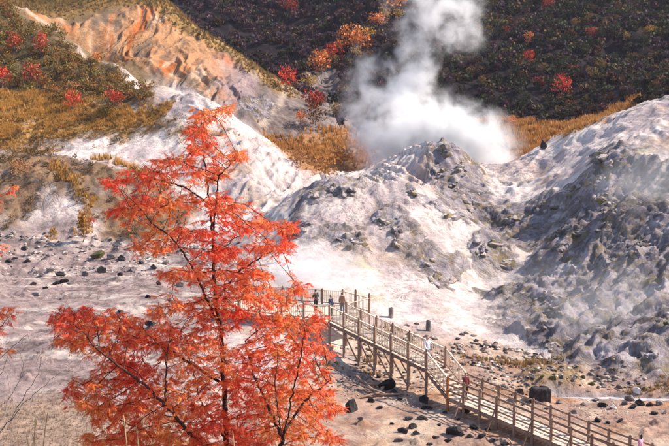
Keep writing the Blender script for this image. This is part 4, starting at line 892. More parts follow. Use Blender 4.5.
RED_S = [(562, 100, 24, REDC, 'brightest red tree in the middle of the wooded slope right of the steam'), (561, 86, 14, CRIM, 'red tree just above the brightest red tree on the slope'), (530, 66, 17, REDC, 'red tree left of the grey clearing on the wooded slope'), (540, 90, 15, CRIM, 'slim red tree left of the brightest red tree'), (528, 46, 14, ORAC, 'orange tree above the red tree by the grey clearing'), (592, 40, 14, CRIM, 'small red tree high on the slope right of the grey clearing'), (506, 38, 13, CRIM, 'dark red tree nearest the steam column on the slope'), (572, 76, 12, CRIM, 'dark red tree under the grey clearing'), (547, 14, 16, CRIM, 'dull red tree at the top of the slope'), (512, 132, 17, ORAC, 'orange bush in the dry grass at the foot of the wooded slope'), (619, 16, 15, RUSTC, 'rust brown tree high on the slope'), (470, 78, 12, YELC, 'small yellowish tree in the dark wood next to the steam'), (650, 40, 15, YELC, 'yellow green tree high on the slope beyond the pale ridge'), (652, 64, 14, RUSTC, 'rusty tree on the slope above the pale ridge'), (655, 92, 13, RUSTC, 'rusty tree just behind the pale ridge crest'), (488, 6, 16, ORAC, 'dull orange tree beside the upper steam')]
for px, py, h, cc, lab in RED_S: hill_tree('red_tree', px, py, h, cc, lab, None, 'tree', .48)
for px, py, h, cc, lab in [(340, 58, 20, ORAC, 'soft orange tree between the two lower orange trees of the spur'), (368, 44, 18, YELC, 'golden tree above the orange pair on the spur'), (384, 24, 18, YELC, 'golden tree under the large orange tree on the spur'), (308, 92, 20, YELC, 'golden bush on the ravine lip below the spur trees'), (402, 8, 18, ORAC, 'orange tree topmost on the wooded spur'), (300, 128, 18, ORAC, 'rust orange bush above the orange grass hollow'), (345, 100, 18, OLIV, 'olive bush on the lower spur beside the steam'), (335, 118, 18, OLIV, 'olive bush just above the orange grass hollow')]: hill_tree('autumn_tree', px, py, h, cc, lab, None, 'tree', .5)
G5 = 'dark trees on the wooded slopes'
for k in range(46):
    px = random.uniform(430, 668); py = random.uniform(12, 112 - max(0, px - 560) * .25)
    hill_tree('dark_tree', px, py, random.uniform(11, 17), random.choice((DARKG, DARKG, OLIV)), 'dark green leafy tree in the shaded wood beyond the steam', G5, 'tree', .42)
for k in range(16):
    px = random.uniform(290, 385); py = random.uniform(50, 125)
    if px < 400 - (py - 10) * 1.4 - 10: continue
    hill_tree('dark_tree', px, py, random.uniform(11, 16), random.choice((DARKG, OLIV, RUSTC)), 'dark green leafy tree in the shaded wood beyond the steam', G5, 'tree', .42)

# ------------------------------------------------------------------ rowan tree
def leaf_tmpl(seed, cols, L=.15, pairs=6):
    r = random.Random(seed); V = []; F = []; C = []
    pts = []
    droop = r.uniform(.25, .9); side = r.uniform(-.2, .2)
    for i in range(pairs + 2):
        t = i / (pairs + 1); pts.append(np.array([L * t * (1 - .2 * droop * t), side * L * t * t, -droop * L * .55 * t * t]))
    def leaflet(b, d, up, ln, wd, c):
        d = d / np.linalg.norm(d); s = np.cross(d, up); s /= (np.linalg.norm(s) + 1e-9); nrm = np.cross(s, d); o = len(V)
        m = b + d * ln * .45 - nrm * ln * .05; tip = b + d * ln - nrm * ln * .22
        V.extend([b, m + s * wd - nrm * wd * .4, tip, m - s * wd - nrm * wd * .4]); F.extend([(o, o + 1, o + 2), (o, o + 2, o + 3)]); C.extend([c] * 4)
    base = np.array(cols[r.randrange(len(cols))])
    for i in range(1, pairs + 1):
        d = pts[i + 1] - pts[i]; d /= np.linalg.norm(d); sz = math.sin(math.pi * (.25 + .6 * i / pairs))
        for s in (1, -1):
            side_v = np.array([-d[1], d[0], 0]) * s; dv = d * r.uniform(.45, .75) + side_v + np.array([0, 0, -r.uniform(.15, .7)])
            leaflet(pts[i], dv, np.array([0, 0, 1.0]), .040 * sz * r.uniform(.85, 1.15), .0058 * r.uniform(.9, 1.2), base * r.uniform(.8, 1.2))
    leaflet(pts[-1], pts[-1] - pts[-2], np.array([0, 0, 1.0]), .038, .0058, base)
    o = len(V)
    w = np.array([0, .0014, 0]); V.extend([pts[0] - w, pts[0] + w, pts[pairs // 2] + w, pts[pairs // 2] - w, pts[-1]]); F.extend([(o, o + 1, o + 2), (o, o + 2, o + 3), (o + 3, o + 2, o + 4)]); C.extend([np.array([.30, .05, .03])] * 5)
    return np.array(V), np.array(F), np.clip(np.array(C), 0, .95)
LEAFC = [((.90, .165, .065),), ((.92, .21, .085),), ((.88, .125, .055),), ((.92, .29, .095),), ((.92, .18, .07),), ((.86, .10, .05),), ((.92, .34, .09),), ((.92, .235, .10),)]
LT = [leaf_tmpl(k, LEAFC[k % 8], .105 + .012 * (k % 3), 5 + k % 3) for k in range(16)]
LMESH = [mesh_np('leaf', *t[:2], LEAF, t[2]) for t in LT]

def grow(limbs, attract, step=.06, kill=.10, infl=.75, iters=110, seed=1):
    """space colonisation from hand-set limbs towards points spread through the crown."""
    P = []; par = []
    for L in limbs:       # each limb: (parent node index or None by position, list of points)
        prev = None
        if P:
            dd = np.linalg.norm(np.array(P) - L[0], axis=1); prev = int(dd.argmin())
        for a, b in zip(L[:-1], L[1:]):
            m = max(1, int(np.linalg.norm(b - a) / step))
            for i in range(m + 1):
                if prev is not None and i == 0: continue
                q = a + (b - a) * i / m + RNG.normal(size=3) * .006; P.append(q); par.append(-1 if prev is None else prev); prev = len(P) - 1
    A = attract.copy(); Pn = np.array(P); near_i = np.zeros(len(A), int); near_d = np.full(len(A), 1e9)
    def upd(start):
        for k in range(start, len(P), 200):
            blk = np.array(P[k:k + 200]); d = np.linalg.norm(A[:, None] - blk[None], axis=2); j = d.argmin(1); m = d[np.arange(len(A)), j]; b = m < near_d; near_d[b] = m[b]; near_i[b] = j[b] + k
    upd(0)
    for it in range(iters):
        ok = (near_d < infl) & (near_d > kill)
        if not ok.any(): break
        idx = near_i[ok]; dirv = A[ok] - np.array(P)[idx]; dirv /= np.linalg.norm(dirv, axis=1)[:, None]; start = len(P)
        for nidx in np.unique(idx):
            d = dirv[idx == nidx].sum(0) + np.array([0, 0, .15]) + RNG.normal(size=3) * .25; d /= np.linalg.norm(d) + 1e-9
            P.append(P[nidx] + d * step); par.append(nidx)
        upd(start)
        keep = near_d > kill
        A = A[keep]; near_i = near_i[keep]; near_d = near_d[keep]
        if not len(A): break
    return np.array(P), np.array(par)
def radii(par, tip=.0022, ex=2.4):
    r = np.zeros(len(par)); ch = np.zeros(len(par), int)
    for i in range(len(par)):
        if par[i] >= 0: ch[par[i]] += 1
    for i in range(len(par) - 1, -1, -1):
        if ch[i] == 0: r[i] = tip ** ex
        if par[i] >= 0: r[par[i]] += r[i]
    return r ** (1 / ex), ch
def tubes(P, par, r, sel, k=5):
    V = []; F = []
    for i in sel:
        if par[i] < 0: continue
        stick(V, F, P[par[i]], P[i] + (P[i] - P[par[i]]) * .04, min(r[par[i]], r[i] * 1.25), r[i], k)
    return np.array(V), np.array(F)
def make_tree(name, base, limbs, attract, nleaf, label, cat, lead, seed, trunk_r=.016, step=.06, kill=.10, bark=BARK, nparts=300, tip=.0022, leaf_scale=1.0, infl=.75):
    P, par = grow(limbs, attract, step, kill, infl); r, ch = radii(par, tip); root = empty(name, base); tag(root, label, cat); b = Vector(base)
    own = np.full(len(P), -1)
    for i in range(len(P)):      # trunk = thick wood; every subtree leaving it is a branch of its own
        if par[i] < 0 or r[i] > trunk_r: own[i] = 0
        else: own[i] = (i + 1) if own[par[i]] == 0 else own[par[i]]
    ids = [k for k in np.unique(own)]
    wood_of = {}
    for k in ids:
        sel = np.where(own == k)[0]; v, f = tubes(P, par, r, sel, 6 if k == 0 else 4)
        if len(v): wood_of[k] = link('trunk' if k == 0 else 'branch', mesh_np('wood', v - np.array(base), [f], bark), root)
    if not nleaf: return P
    rg = np.random.default_rng(seed); w = np.where(r < tip * 2.2, 1.0, np.where(r < tip * 3.6, .25, 0)); w[ch == 0] = 2.2; k = rg.choice(len(P), nleaf, p=w / w.sum())
    d = P[k] - P[np.maximum(par[k], 0)]; az = np.arctan2(d[:, 1], d[:, 0]) + rg.normal(size=nleaf) * 1.1; el = rg.normal(size=nleaf) * .35 - .1; roll = rg.normal(size=nleaf) * .45
    sc = leaf_scale * (.60 + .48 * rg.random(nleaf)); ti = rg.integers(0, len(LT), nleaf)
    # colour drifts through the crown
    tone = noise(P[k][:, 0] * 1.3, P[k][:, 2] * 1.3, 9) + .05 * (15.0 - P[k][:, 2]); ti = np.where(tone < -.22, np.array([0, 2, 5, 10, 13, 8])[rg.integers(0, 6, nleaf)], ti); ti = np.where(tone > .2, np.array([3, 6, 7, 11, 14, 4])[rg.integers(0, 6, nleaf)], ti)
    order = np.argsort(P[k][:, 1] + rg.normal(size=nleaf) * .2); first = set(order[:nparts].tolist()); VV = []; FF = []; CC = []; off = 0
    for j in range(nleaf):
        m = Matrix.Rotation(az[j], 3, 'Z') @ Matrix.Rotation(-el[j], 3, 'Y') @ Matrix.Rotation(roll[j], 3, 'X')
        if j in first:
            o = link('leaf', LMESH[ti[j]], wood_of.get(own[k[j]], root)); o.matrix_basis = Matrix.Translation(Vector(P[k[j]]) - b) @ m.to_4x4() @ Matrix.Scale(sc[j], 4)
        else:
            v, f, c = LT[ti[j]]; VV.append(v @ np.array(m).T * sc[j] + P[k[j]] - np.array(base)); FF.append(f + off); off += len(v); CC.append(c * (.85 + .3 * rg.random()))
    if VV: tag(link('foliage', mesh_np('foliage', np.concatenate(VV), [np.concatenate(FF)], LEAF, np.clip(np.concatenate(CC), 0, .95)), root), kind='stuff')
    return P
TD = 11.2
def tp(px, py, dd=0): return W(px, py, TD + dd)
bx, by = float(tp(226, 500)[0]), TD; tb = (bx, by, gz(bx, by) - .1); tbv = np.array(tb)
limbs = [[tbv, tp(226, 470), tp(226, 430), tp(224, 380), tp(221, 330), tp(214, 285, .1), tp(213, 235, .1), tp(208, 190, .15), tp(203, 150, .2), tp(201, 112, .2)],
         [tp(221, 330), tp(205, 295, -.3), tp(190, 262, -.5), tp(172, 238, -.6), tp(150, 222, -.7)],
         [tp(216, 300), tp(240, 270, .3), tp(270, 252, .5), tp(290, 240, .6)],
         [tp(213, 262, .1), tp(232, 240, .4), tp(255, 228, .6)],
         [tp(210, 205, .1), tp(190, 190, .3), tp(165, 180, .4), tp(140, 178, .5)],
         [tp(213, 235, .1), tp(216, 200, -.3), tp(219, 175, -.4), tp(238, 158, -.4)],
         [tp(226, 455), tp(196, 440, -.4), tp(165, 405, -.8), tp(148, 388, -.9), tp(118, 365, -1.1), tp(92, 345, -1.2)],
         [tp(224, 385), tp(170, 350, .4), tp(130, 335, .6), tp(80, 322, .8)],
         [tp(165, 405, -.8), tp(166, 375, -.9), tp(168, 345, -1)],
         [tbv + np.array([.1, 0, .1]), tp(262, 480, -.3), tp(283, 440, -.5), tp(291, 400, -.6), tp(300, 360, -.7), tp(306, 325, -.8)],
         [tp(283, 440, -.5), tp(265, 400, -.2), tp(252, 372, 0), tp(245, 340, .1)],
         [tp(285, 430, -.5), tp(305, 400, -.3), tp(330, 380, -.2)],
         [tp(283, 445, -.5), tp(275, 390, -.8), tp(278, 350, -.9)],
         [tp(226, 440), tp(200, 400, .5), tp(190, 360, .6), tp(180, 330, .7)],
         [tp(226, 465), tp(180, 445, .3), tp(130, 425, .5), tp(90, 405, .6)]]
BL_ = [(203, 113, 12, 10, 22), (198, 128, 15, 8, 24), (228, 107, 11, 4, 9), (200, 148, 20, 8, 26), (172, 160, 24, 6, 26), (148, 176, 30, 6, 30), (112, 184, 16, 5, 12), (208, 172, 24, 8, 30), (238, 155, 9, 6, 12), (160, 203, 40, 9, 54), (222, 203, 30, 9, 40), (125, 213, 20, 7, 16), (182, 232, 38, 8, 46), (250, 224, 28, 7, 34), (284, 226, 14, 8, 22), (274, 246, 24, 8, 34), (222, 252, 30, 10, 40), (150, 250, 24, 7, 18), (246, 274, 32, 9, 40), (190, 275, 32, 9, 32), (300, 290, 14, 8, 14), (255, 300, 36, 16, 56), (215, 310, 34, 20, 62), (165, 305, 20, 10, 14),
       (75, 312, 22, 9, 30), (105, 322, 40, 14, 90), (70, 335, 18, 8, 22), (150, 335, 34, 16, 76), (95, 345, 36, 9, 40), (190, 345, 36, 20, 80), (122, 365, 34, 12, 60), (90, 385, 28, 9, 38), (140, 388, 36, 16, 76), (85, 405, 26, 7, 26), (120, 412, 40, 12, 56), (180, 400, 40, 24, 100), (160, 430, 40, 14, 60), (215, 425, 36, 20, 80), (230, 370, 34, 26, 90), (105, 438, 30, 7, 18),
       (290, 325, 36, 12, 56), (322, 316, 8, 6, 10), (275, 345, 34, 16, 66), (312, 350, 22, 16, 46), (295, 378, 38, 20, 90), (270, 405, 36, 22, 90), (60, 320, 14, 6, 14), (200, 445, 60, 8, 60), (120, 442, 30, 6, 24), (318, 405, 22, 16, 50), (336, 408, 9, 9, 12), (300, 432, 34, 14, 56), (250, 438, 30, 10, 40), (335, 440, 12, 6, 10)]
att = []
for cx, cy, rx, ry, nn in BL_:
    for _ in range(int(nn * 2.1)):
        u = RNG.normal(size=3); u = u / np.linalg.norm(u) * RNG.random() ** .4; dd = u[1] * 1.0 + (cx - 215) * .002
        att.append(tp(cx + u[0] * rx * 1.1, cy + u[2] * ry * 1.1, dd))
make_tree('rowan_tree', tb, limbs, np.array(att), 17500, 'multi stemmed rowan tree in full red autumn leaf on the near slope', 'tree', 0, 3, trunk_r=.012, kill=.075, step=.045)
# second rowan, mostly out of frame on the left
b2 = np.array([-4.55, 10.2, 0]); b2[2] = gz(b2[0], b2[1]) - .1
def tq(px, py, dd=0): return W(px, py, 10.2 + dd)
limbs2 = [[b2, b2 + np.array([.05, 0, 1.6]), tq(-38, 300), tq(-40, 200), tq(-42, 110)], [tq(-38, 330), tq(-15, 335), tq(2, 325), tq(14, 312)], [tq(-38, 360), tq(-14, 362), tq(6, 350)], [tq(-40, 240), tq(-16, 215), tq(0, 196), tq(12, 188)], [tq(-40, 280), tq(-14, 262), tq(0, 245)]]
att2 = []
for cx, cy, rx, ry, nn in [(0, 312, 7, 5, 9), (-10, 345, 10, 5, 12), (-14, 238, 7, 5, 10), (-24, 300, 10, 16, 24), (-40, 250, 26, 60, 110), (-45, 150, 26, 50, 90), (-60, 330, 30, 40, 70)]:
    for _ in range(nn):
        u = RNG.normal(size=3); u = u / np.linalg.norm(u) * RNG.random() ** .4; att2.append(tq(cx + u[0] * rx, cy + u[2] * ry, u[1] * .4))
make_tree('rowan_tree', tuple(b2), limbs2, np.array(att2), 1300, 'thin rowan at the left edge showing only a few red sprays', 'tree', 0, 8, trunk_r=.008, kill=.09, step=.05)
# leafless shrub
def ts(px, py, dd=0): return W(px, py, 9.0 + dd)
b3 = ts(-12, 480); b3[2] = gz(b3[0], b3[1]) - .05
stems = [[b3, ts(-5, 440), ts(10, 420), ts(22, 405), ts(45, 385), ts(60, 373)], [ts(10, 420), ts(25, 395), ts(38, 375), ts(42, 352)], [ts(-5, 440), ts(8, 400, .2), ts(20, 380, .2), ts(24, 362, .2)], [b3, ts(-8, 400, -.2), ts(-2, 360, -.2), ts(14, 345, -.2), ts(28, 334, -.2)], [ts(-8, 400, -.2), ts(0, 375, -.2), ts(8, 356, -.2), ts(9, 340, -.2)], [ts(-5, 440), ts(4, 428, .1), ts(12, 400, .3), ts(6, 372, .3)]]
att3 = np.array([ts(RNG.uniform(-20, 52), RNG.uniform(335, 430), RNG.uniform(-.4, .4)) for _ in range(34)])
make_tree('bare_shrub', tuple(b3), stems, att3, 0, 'leafless grey shrub with curved twigs left of the rowan', 'shrub', 0, 4, trunk_r=.005, step=.05, kill=.08, bark=BARE, tip=.0019, infl=.3)
STRAW = noise_mat('straw', (.42, .30, .15), (.60, .46, .26), 20, .85, .2)
# dead stalks with pale seed heads
for k in range(12):
    px = random.choice((random.uniform(20, 70), random.uniform(95, 200), random.uniform(112, 180), random.uniform(205, 260))); top = random.uniform(416, 442); d = random.uniform(9.5, 11.5)
    t = W(px, top, d); z = gz(t[0], t[1]); 
    V = []; F = []; h = t[2] - z; lean = random.uniform(-.35, .35)
    stick(V, F, (0, 0, -.05), (lean * .4, 0, h * .6), .0035, .003, 4); stick(V, F, (lean * .4, 0, h * .6), (lean, .02, h), .004, .003, 4)
    o = empty('dead_stalk', (t[0] - lean, t[1], z)); tag(o, 'pale dead plant stalk rising through the lowest rowan branches', 'stalk', 'dead stalks below the rowan')
    sm_ = link('stem', mesh_np('stem', np.array(V), [np.array(F)], STRAW), o)
    V = []; F = []; stick(V, F, (lean * .8, .016, h * .88), (lean, .02, h), .004, .007, 6); stick(V, F, (lean, .02, h), (lean * 1.05, .02, h + .07), .007, .002, 6); link('seed_head', mesh_np('seed_head', np.array(V), [np.array(F)], STRAW), sm_)

# ------------------------------------------------------------------ people
SKIN = noise_mat('skin', (.50, .32, .24), (.58, .38, .29), 9, .6, 0, objvar=.05); HAIR = noise_mat('black_hair', (.010, .009, .009), (.025, .02, .02), 30, .5, .2)
def cloth(nm, c): return noise_mat('cloth_' + nm, tuple(x * .85 for x in c), tuple(min(1, x * 1.1) for x in c), 14, .9, .25, objvar=.05)
def skin_mesh(name, verts, edges, rad, mt, root=0, sub=2):
    me = bpy.data.meshes.new(name); me.from_pydata([tuple(v) for v in verts], edges, []); o = bpy.data.objects.new(name, me); COL.objects.link(o)
    o.modifiers.new('s', 'SKIN')
    for i, r in enumerate(rad): me.skin_vertices[0].data[i].radius = r if isinstance(r, tuple) else (r, r); me.skin_vertices[0].data[i].use_root = (i == root)
    u = o.modifiers.new('u', 'SUBSURF'); u.levels = sub; u.render_levels = sub
    dg = bpy.context.evaluated_depsgraph_get(); m2 = bpy.data.meshes.new_from_object(o.evaluated_get(dg)); bpy.data.objects.remove(o); m2.materials.clear(); m2.materials.append(mt)
    m2.polygons.foreach_set('use_smooth', np.ones(len(m2.polygons), bool)); return m2
def person(p, rz, h, top, legs, label, stride=.06, arm=.12, long_hair=False, lean=.0, bend=.0, bag=None):
    """standing figure about h tall, facing +Y before turning by rz."""
    s = h / 1.7; o = empty('person', p, rz); tag(o, label, 'person')
    hipz, kz, az, shz, nz = .88, .47, .07, 1.40, 1.47
    def w(*a): return [tuple(c * s for c in v) for v in a]
    # body: legs, trunk, neck, head, arms with separate fingers
    V = [(0, 0, .95), (0, lean * .3, 1.15), (0, lean * .6, 1.34), (0, lean * .8, 1.45), (0, lean + .01, 1.53), (0, lean + .02, 1.60), (0, lean + .012, 1.675)]
    E = [(0, 1), (1, 2), (2, 3), (3, 4), (4, 5), (5, 6)]; R = [(.14, .10), (.13, .095), (.155, .10), (.055, .055), (.062, .072), (.072, .088), (.055, .065)]
    hands = []
    for sx in (-1, 1):
        fy = stride * sx; k = len(V); V += [(sx * .09, 0, hipz), (sx * .10, fy * .6 + .02, kz), (sx * .10, fy, az + .02), (sx * .105, fy + .13, .035)]; E += [(0, k), (k, k + 1), (k + 1, k + 2), (k + 2, k + 3)]; R += [.082, .056, .040, (.045, .03)]
        k = len(V); ay = arm if sx > 0 else arm * .4 - .03
        V += [(sx * .17, lean * .65, 1.38), (sx * .23, lean * .6 - .02 + ay * .2, 1.11), (sx * .235, lean * .5 + ay + bend * .2, .88 + bend * .16), (sx * .235, lean * .5 + ay * 1.2 + bend * .24, .80 + bend * .16)]; E += [(2, k), (k, k + 1), (k + 1, k + 2), (k + 2, k + 3)]; R += [.062, .045, .030, (.038, .022)]; hands.append((sx, V[k + 3]))
    body = skin_mesh('body', w(*V), E, [tuple(c * s for c in r) if isinstance(r, tuple) else r * s for r in R], SKIN)
    bmh = bmesh.new(); bmh.from_mesh(body)
    for sx, hp in hands:         # five fingers per hand
        for q, (ox, ln) in enumerate(((-.026, .065), (-.009, .078), (.009, .073), (.025, .058))):
            vv, ff = [], []; b0 = np.array(hp) + np.array([0, ox, -.02]); m0 = b0 + np.array([-sx * .004, 0, -ln * .55]); e0 = m0 + np.array([-sx * .02, .004, -ln * .45]); stick(vv, ff, b0 * s, m0 * s, .009 * s, .008 * s, 5); stick(vv, ff, m0 * s, e0 * s, .008 * s, .006 * s, 5)
            bv = [bmh.verts.new(x) for x in vv]; [bmh.faces.new([bv[i] for i in f]) for f in ff]
        vv, ff = [], []; b0 = np.array(hp) + np.array([0, .028, .015]); e0 = b0 + np.array([-sx * .012, .035, -.045]); stick(vv, ff, b0 * s, e0 * s, .010 * s, .007 * s, 5); bv = [bmh.verts.new(x) for x in vv]; [bmh.faces.new([bv[i] for i in f]) for f in ff]
    # nose and ears
    for c0, c1, r0 in (((0, lean + .10, 1.615), (0, lean + .125, 1.585), .014), ((-.075, lean + .02, 1.615), (-.082, lean + .015, 1.57), .014), ((.075, lean + .02, 1.615), (.082, lean + .015, 1.57), .014)):
        vv, ff = [], []; stick(vv, ff, np.array(c0) * s, np.array(c1) * s, r0 * s * .6, r0 * s, 5); bv = [bmh.verts.new(x) for x in vv]; [bmh.faces.new([bv[i] for i in f]) for f in ff]; bmh.faces.new(bv[5:])
    bmh.to_mesh(body); bmh.free(); link('body', body, o)
    # jacket, trousers, shoes, hair
    JV = [(0, 0, .84), (0, 0, .98), (0, lean * .3, 1.15), (0, lean * .6, 1.33), (0, lean * .8, 1.44)]; JE = [(0, 1), (1, 2), (2, 3), (3, 4)]; JR = [(.165, .125), (.160, .122), (.150, .115), (.175, .12), (.075, .07)]
    for sx in (-1, 1):
        k = len(JV); ay = arm if sx > 0 else arm * .4 - .03; JV += [(sx * .17, lean * .65, 1.375), (sx * .23, lean * .6 - .02 + ay * .2, 1.11), (sx * .235, lean * .5 + ay * .95 + bend * .18, .90 + bend * .15)]; JE += [(3, k), (k, k + 1), (k + 1, k + 2)]; JR += [.078, .060, .046]
    link('jacket', skin_mesh('jacket', w(*JV), JE, [tuple(c * s for c in r) if isinstance(r, tuple) else r * s for r in JR], top), o)
    TV = [(0, 0, .94)]; TE = []; TR = [(.150, .112)]
    for sx in (-1, 1):
        fy = stride * sx; k = len(TV); TV += [(sx * .09, 0, hipz - .03), (sx * .10, fy * .6 + .02, kz), (sx * .10, fy, az + .04)]; TE += [(0, k), (k, k + 1), (k + 1, k + 2)]; TR += [.094, .070, .060]
    link('trousers', skin_mesh('trousers', w(*TV), TE, [tuple(c * s for c in r) if isinstance(r, tuple) else r * s for r in TR], legs), o)
    for sx in (-1, 1):
        fy = stride * sx; link('shoe', skin_mesh('shoe', w((sx * .10, fy - .05, .045), (sx * .105, fy + .07, .04), (sx * .108, fy + .17, .03)), [(0, 1), (1, 2)], [tuple(c * s for c in r) for r in ((.05, .045), (.052, .040), (.04, .028))], HAIR, 0, 2), o)
    HV = [(0, lean + .0, 1.665), (0, lean - .03, 1.64), (0, lean - .045, 1.57), (0, lean - .045, 1.50 if not long_hair else 1.40)]
    link('hair', skin_mesh('hair', w(*HV), [(0, 1), (1, 2), (2, 3)], [tuple(c * s for c in r) for r in ((.075, .085), (.086, .075), (.082, .06), (.06, .04))], HAIR), o)
    if bag: link('shoulder_bag', rock_mesh('block', 3, bag), o).matrix_basis = Matrix.Translation((.24 * s, 0, .72 * s)) @ Matrix.Diagonal((.16, .34, .3, 1))
    return o
NAVY = cloth('navy', (.035, .04, .075)); DARK = cloth('charcoal', (.035, .035, .04)); WHITE = cloth('white', (.72, .72, .78)); BLUE = cloth('pale_blue', (.36, .42, .55)); PINK = cloth('pink', (.80, .36, .52)); TANC = cloth('tan', (.38, .22, .13)); WINE = cloth('wine', (.20, .035, .05)); GREY = cloth('grey', (.25, .25, .28))
def on_deck(i, t, s=0.):
    p = edge(i, s) * (1 - t) + edge(i + 1, s) * t; return (p[0], p[1], p[2] + .035)
person((-.25, 62.95, PLAT_Z + .045), -2.2, 1.68, NAVY, DARK, 'person in a navy jacket standing where the ramp leaves the viewing platform', bend=.6)
person((.55, 64.0, PLAT_Z + .045), -.6, 1.66, TANC, GREY, 'person in a tan coat standing on the platform behind the navy jacket', arm=.05)
person((-1.35, 65.3, PLAT_Z + .045), .5, 1.62, DARK, DARK, 'person in dark clothes leaning toward the back rail of the platform', lean=.06, bend=.5)
person(on_deck(0, .90, .25), 3.7, 1.6, WHITE, BLUE, 'person in a white top and pale trousers walking down near the ramp end', stride=.14, arm=.15)
person(on_deck(2, .07, -.05), 3.6, 1.5, WINE, DARK, 'person in a wine red top at the foot of the boardwalk steps', stride=.1)
person(on_deck(3, .27, .55), .9, 1.62, PINK, GREY, 'person with black hair and a pink top on the lowest stretch of boardwalk', long_hair=True)

# ------------------------------------------------------------------ steam
def steam_mat(name, dens, nscale, thresh, gain, zfade, color=(1, 1, 1), warp=.9, aniso=.2, power=1.0):
    """density falls away from the middle of the unit box (object space -1..1) and is broken up by noise."""
    m = bpy.data.materials.new(name); m.use_nodes = True; nt = m.node_tree; nt.nodes.clear(); L = nt.links.new
    out = nd(nt, 'ShaderNodeOutputMaterial'); pv = nd(nt, 'ShaderNodeVolumePrincipled'); L(pv.outputs[0], out.inputs['Volume'])
    pv.inputs['Color'].default_value = (*color, 1); pv.inputs['Anisotropy'].default_value = aniso
    tc = nd(nt, 'ShaderNodeTexCoord'); geo = nd(nt, 'ShaderNodeNewGeometry')
    def math_(op, a, b=None, clamp=False):
        x = nd(nt, 'ShaderNodeMath', operation=op, use_clamp=clamp)
        for i, v in enumerate((a, b)):
            if v is None: continue
            if isinstance(v, (int, float)): x.inputs[i].default_value = v
            else: L(v, x.inputs[i])
        return x.outputs[0]
    wz = nd(nt, 'ShaderNodeTexNoise', Scale=nscale * .45, Detail=2.0); L(geo.outputs['Position'], wz.inputs['Vector'])
    vs = nd(nt, 'ShaderNodeVectorMath', operation='SUBTRACT'); L(wz.outputs['Color'], vs.inputs[0]); vs.inputs[1].default_value = (.5, .5, .5)
    vm = nd(nt, 'ShaderNodeVectorMath', operation='SCALE'); L(vs.outputs[0], vm.inputs[0]); vm.inputs['Scale'].default_value = warp
    va = nd(nt, 'ShaderNodeVectorMath', operation='ADD'); L(tc.outputs['Object'], va.inputs[0]); L(vm.outputs[0], va.inputs[1])
    ln = nd(nt, 'ShaderNodeVectorMath', operation='LENGTH'); L(va.outputs[0], ln.inputs[0])
    body = math_('SUBTRACT', 1.0, ln.outputs['Value'], True)
    nz = nd(nt, 'ShaderNodeTexNoise', Scale=nscale, Detail=4.0, Roughness=.62); nz.inputs['Distortion'].default_value = .4; L(geo.outputs['Position'], nz.inputs['Vector'])
    a = math_('MULTIPLY', math_('SUBTRACT', nz.outputs['Fac'], thresh), gain)
    s = math_('ADD', a, math_('MULTIPLY', body, 1.2), True)
    s = math_('POWER', s, 1.7)
    sp = nd(nt, 'ShaderNodeSeparateXYZ'); L(tc.outputs['Object'], sp.inputs[0])
    # outer edge of the box always empty
    l2 = nd(nt, 'ShaderNodeVectorMath', operation='LENGTH'); L(tc.outputs['Object'], l2.inputs[0])
    edge_ = math_('MULTIPLY', math_('SUBTRACT', 1.0, l2.outputs['Value'], True), 2.5, True)
    fz = nd(nt, 'ShaderNodeMapRange'); fz.inputs[1].default_value = -1; fz.inputs[2].default_value = 1; fz.inputs[3].default_value = zfade[0]; fz.inputs[4].default_value = zfade[1]; L(sp.outputs['Z'], fz.inputs[0])
    L(math_('MULTIPLY', math_('MULTIPLY', math_('MULTIPLY', s, edge_), fz.outputs[0]), dens), pv.inputs['Density'])
    return m
def steam(px, py, d, wm, dm, hm, mt, label, tilt=0.0):
    c = W(px, py, d); me = bpy.data.meshes.new('steam'); bm = bmesh.new(); bmesh.ops.create_icosphere(bm, subdivisions=3, radius=1.02); bm.to_mesh(me); bm.free(); me.materials.append(mt)
    o = link('steam', me); o.location = c; o.scale = (wm, dm, hm); o.rotation_euler[1] = tilt; tag(o, label, 'steam', kind='stuff'); return o
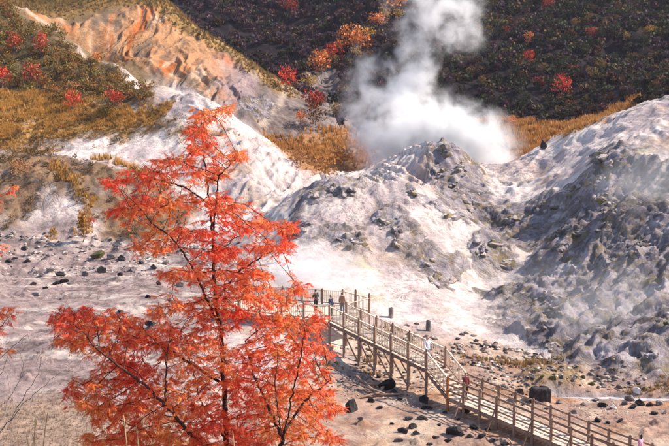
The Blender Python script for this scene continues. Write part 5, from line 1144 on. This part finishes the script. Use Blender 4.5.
ST1 = steam_mat('steam_dense', 1.7, .36, .46, 2.6, (1.1, .7), aniso=0., warp=.9); ST2 = steam_mat('steam_column', .55, .36, .53, 3.6, (1.0, .8), aniso=0., warp=1.4); ST3 = steam_mat('steam_veil', .11, .28, .52, 3.0, (1.0, .6), aniso=0., warp=1.2); ST4 = steam_mat('steam_ground', .5, .28, .46, 2.0, (1.0, .5), aniso=0., warp=1.0)
steam(438, 149, 128, 13.0, 6, 8.0, ST1, 'dense white steam boiling up behind the pinnacle')
steam(402, 124, 132, 10.5, 5, 9.0, ST2, 'white steam spreading left of the pinnacle', -.1)
steam(366, 102, 134, 4.6, 4, 10.0, ST2, 'thin curl of steam beside the wooded spur', .05)
steam(410, 84, 134, 5.5, 5, 10.0, ST2, 'narrow steam column above the pinnacle', .1)
steam(438, 16, 134, 9.0, 5, 8.0, ST2, 'drifting head of the tall steam column', .3)
steam(312, 272, 75, 6.0, 3.0, 3.0, ST4, 'bright steam drifting over the pale foot of the mound')
steam(645, 190, 84, 7, 4, 6.5, ST3, 'thin steam rising from the top of the rocky bluff')
steam(600, 300, 68, 9, 3.5, 4.5, ST3, 'faint bluish steam in front of the rocky bluff')
steam(470, 310, 72, 5, 3, 2.6, ST3, 'thin steam lifting from the foot of the bluff')

# ------------------------------------------------------------------ thin autumn haze in the valley air
hz = bpy.data.materials.new('haze_air'); hz.use_nodes = True; hz.node_tree.nodes.clear()
ho = hz.node_tree.nodes.new('ShaderNodeOutputMaterial'); hv = hz.node_tree.nodes.new('ShaderNodeVolumePrincipled'); hz.node_tree.links.new(hv.outputs[0], ho.inputs['Volume'])
hv.inputs['Color'].default_value = (.84, .80, 1.0, 1); hv.inputs['Density'].default_value = .00010; hv.inputs['Anisotropy'].default_value = 0
x0, x1, y0, y1, z0, z1 = -236, 236, -24, 440, float(H.min()) - 1.5, float(H.max()) + 8
hb = mesh_np('haze', np.array([(x, y, z) for x in (x0, x1) for y in (y0, y1) for z in (z0, z1)]), [np.array([(0, 1, 3, 2), (4, 6, 7, 5), (0, 4, 5, 1), (2, 3, 7, 6), (0, 2, 6, 4), (1, 5, 7, 3)])], hz)
tag(link('haze', hb), 'thin lilac haze hanging in the valley air', 'haze', kind='stuff')
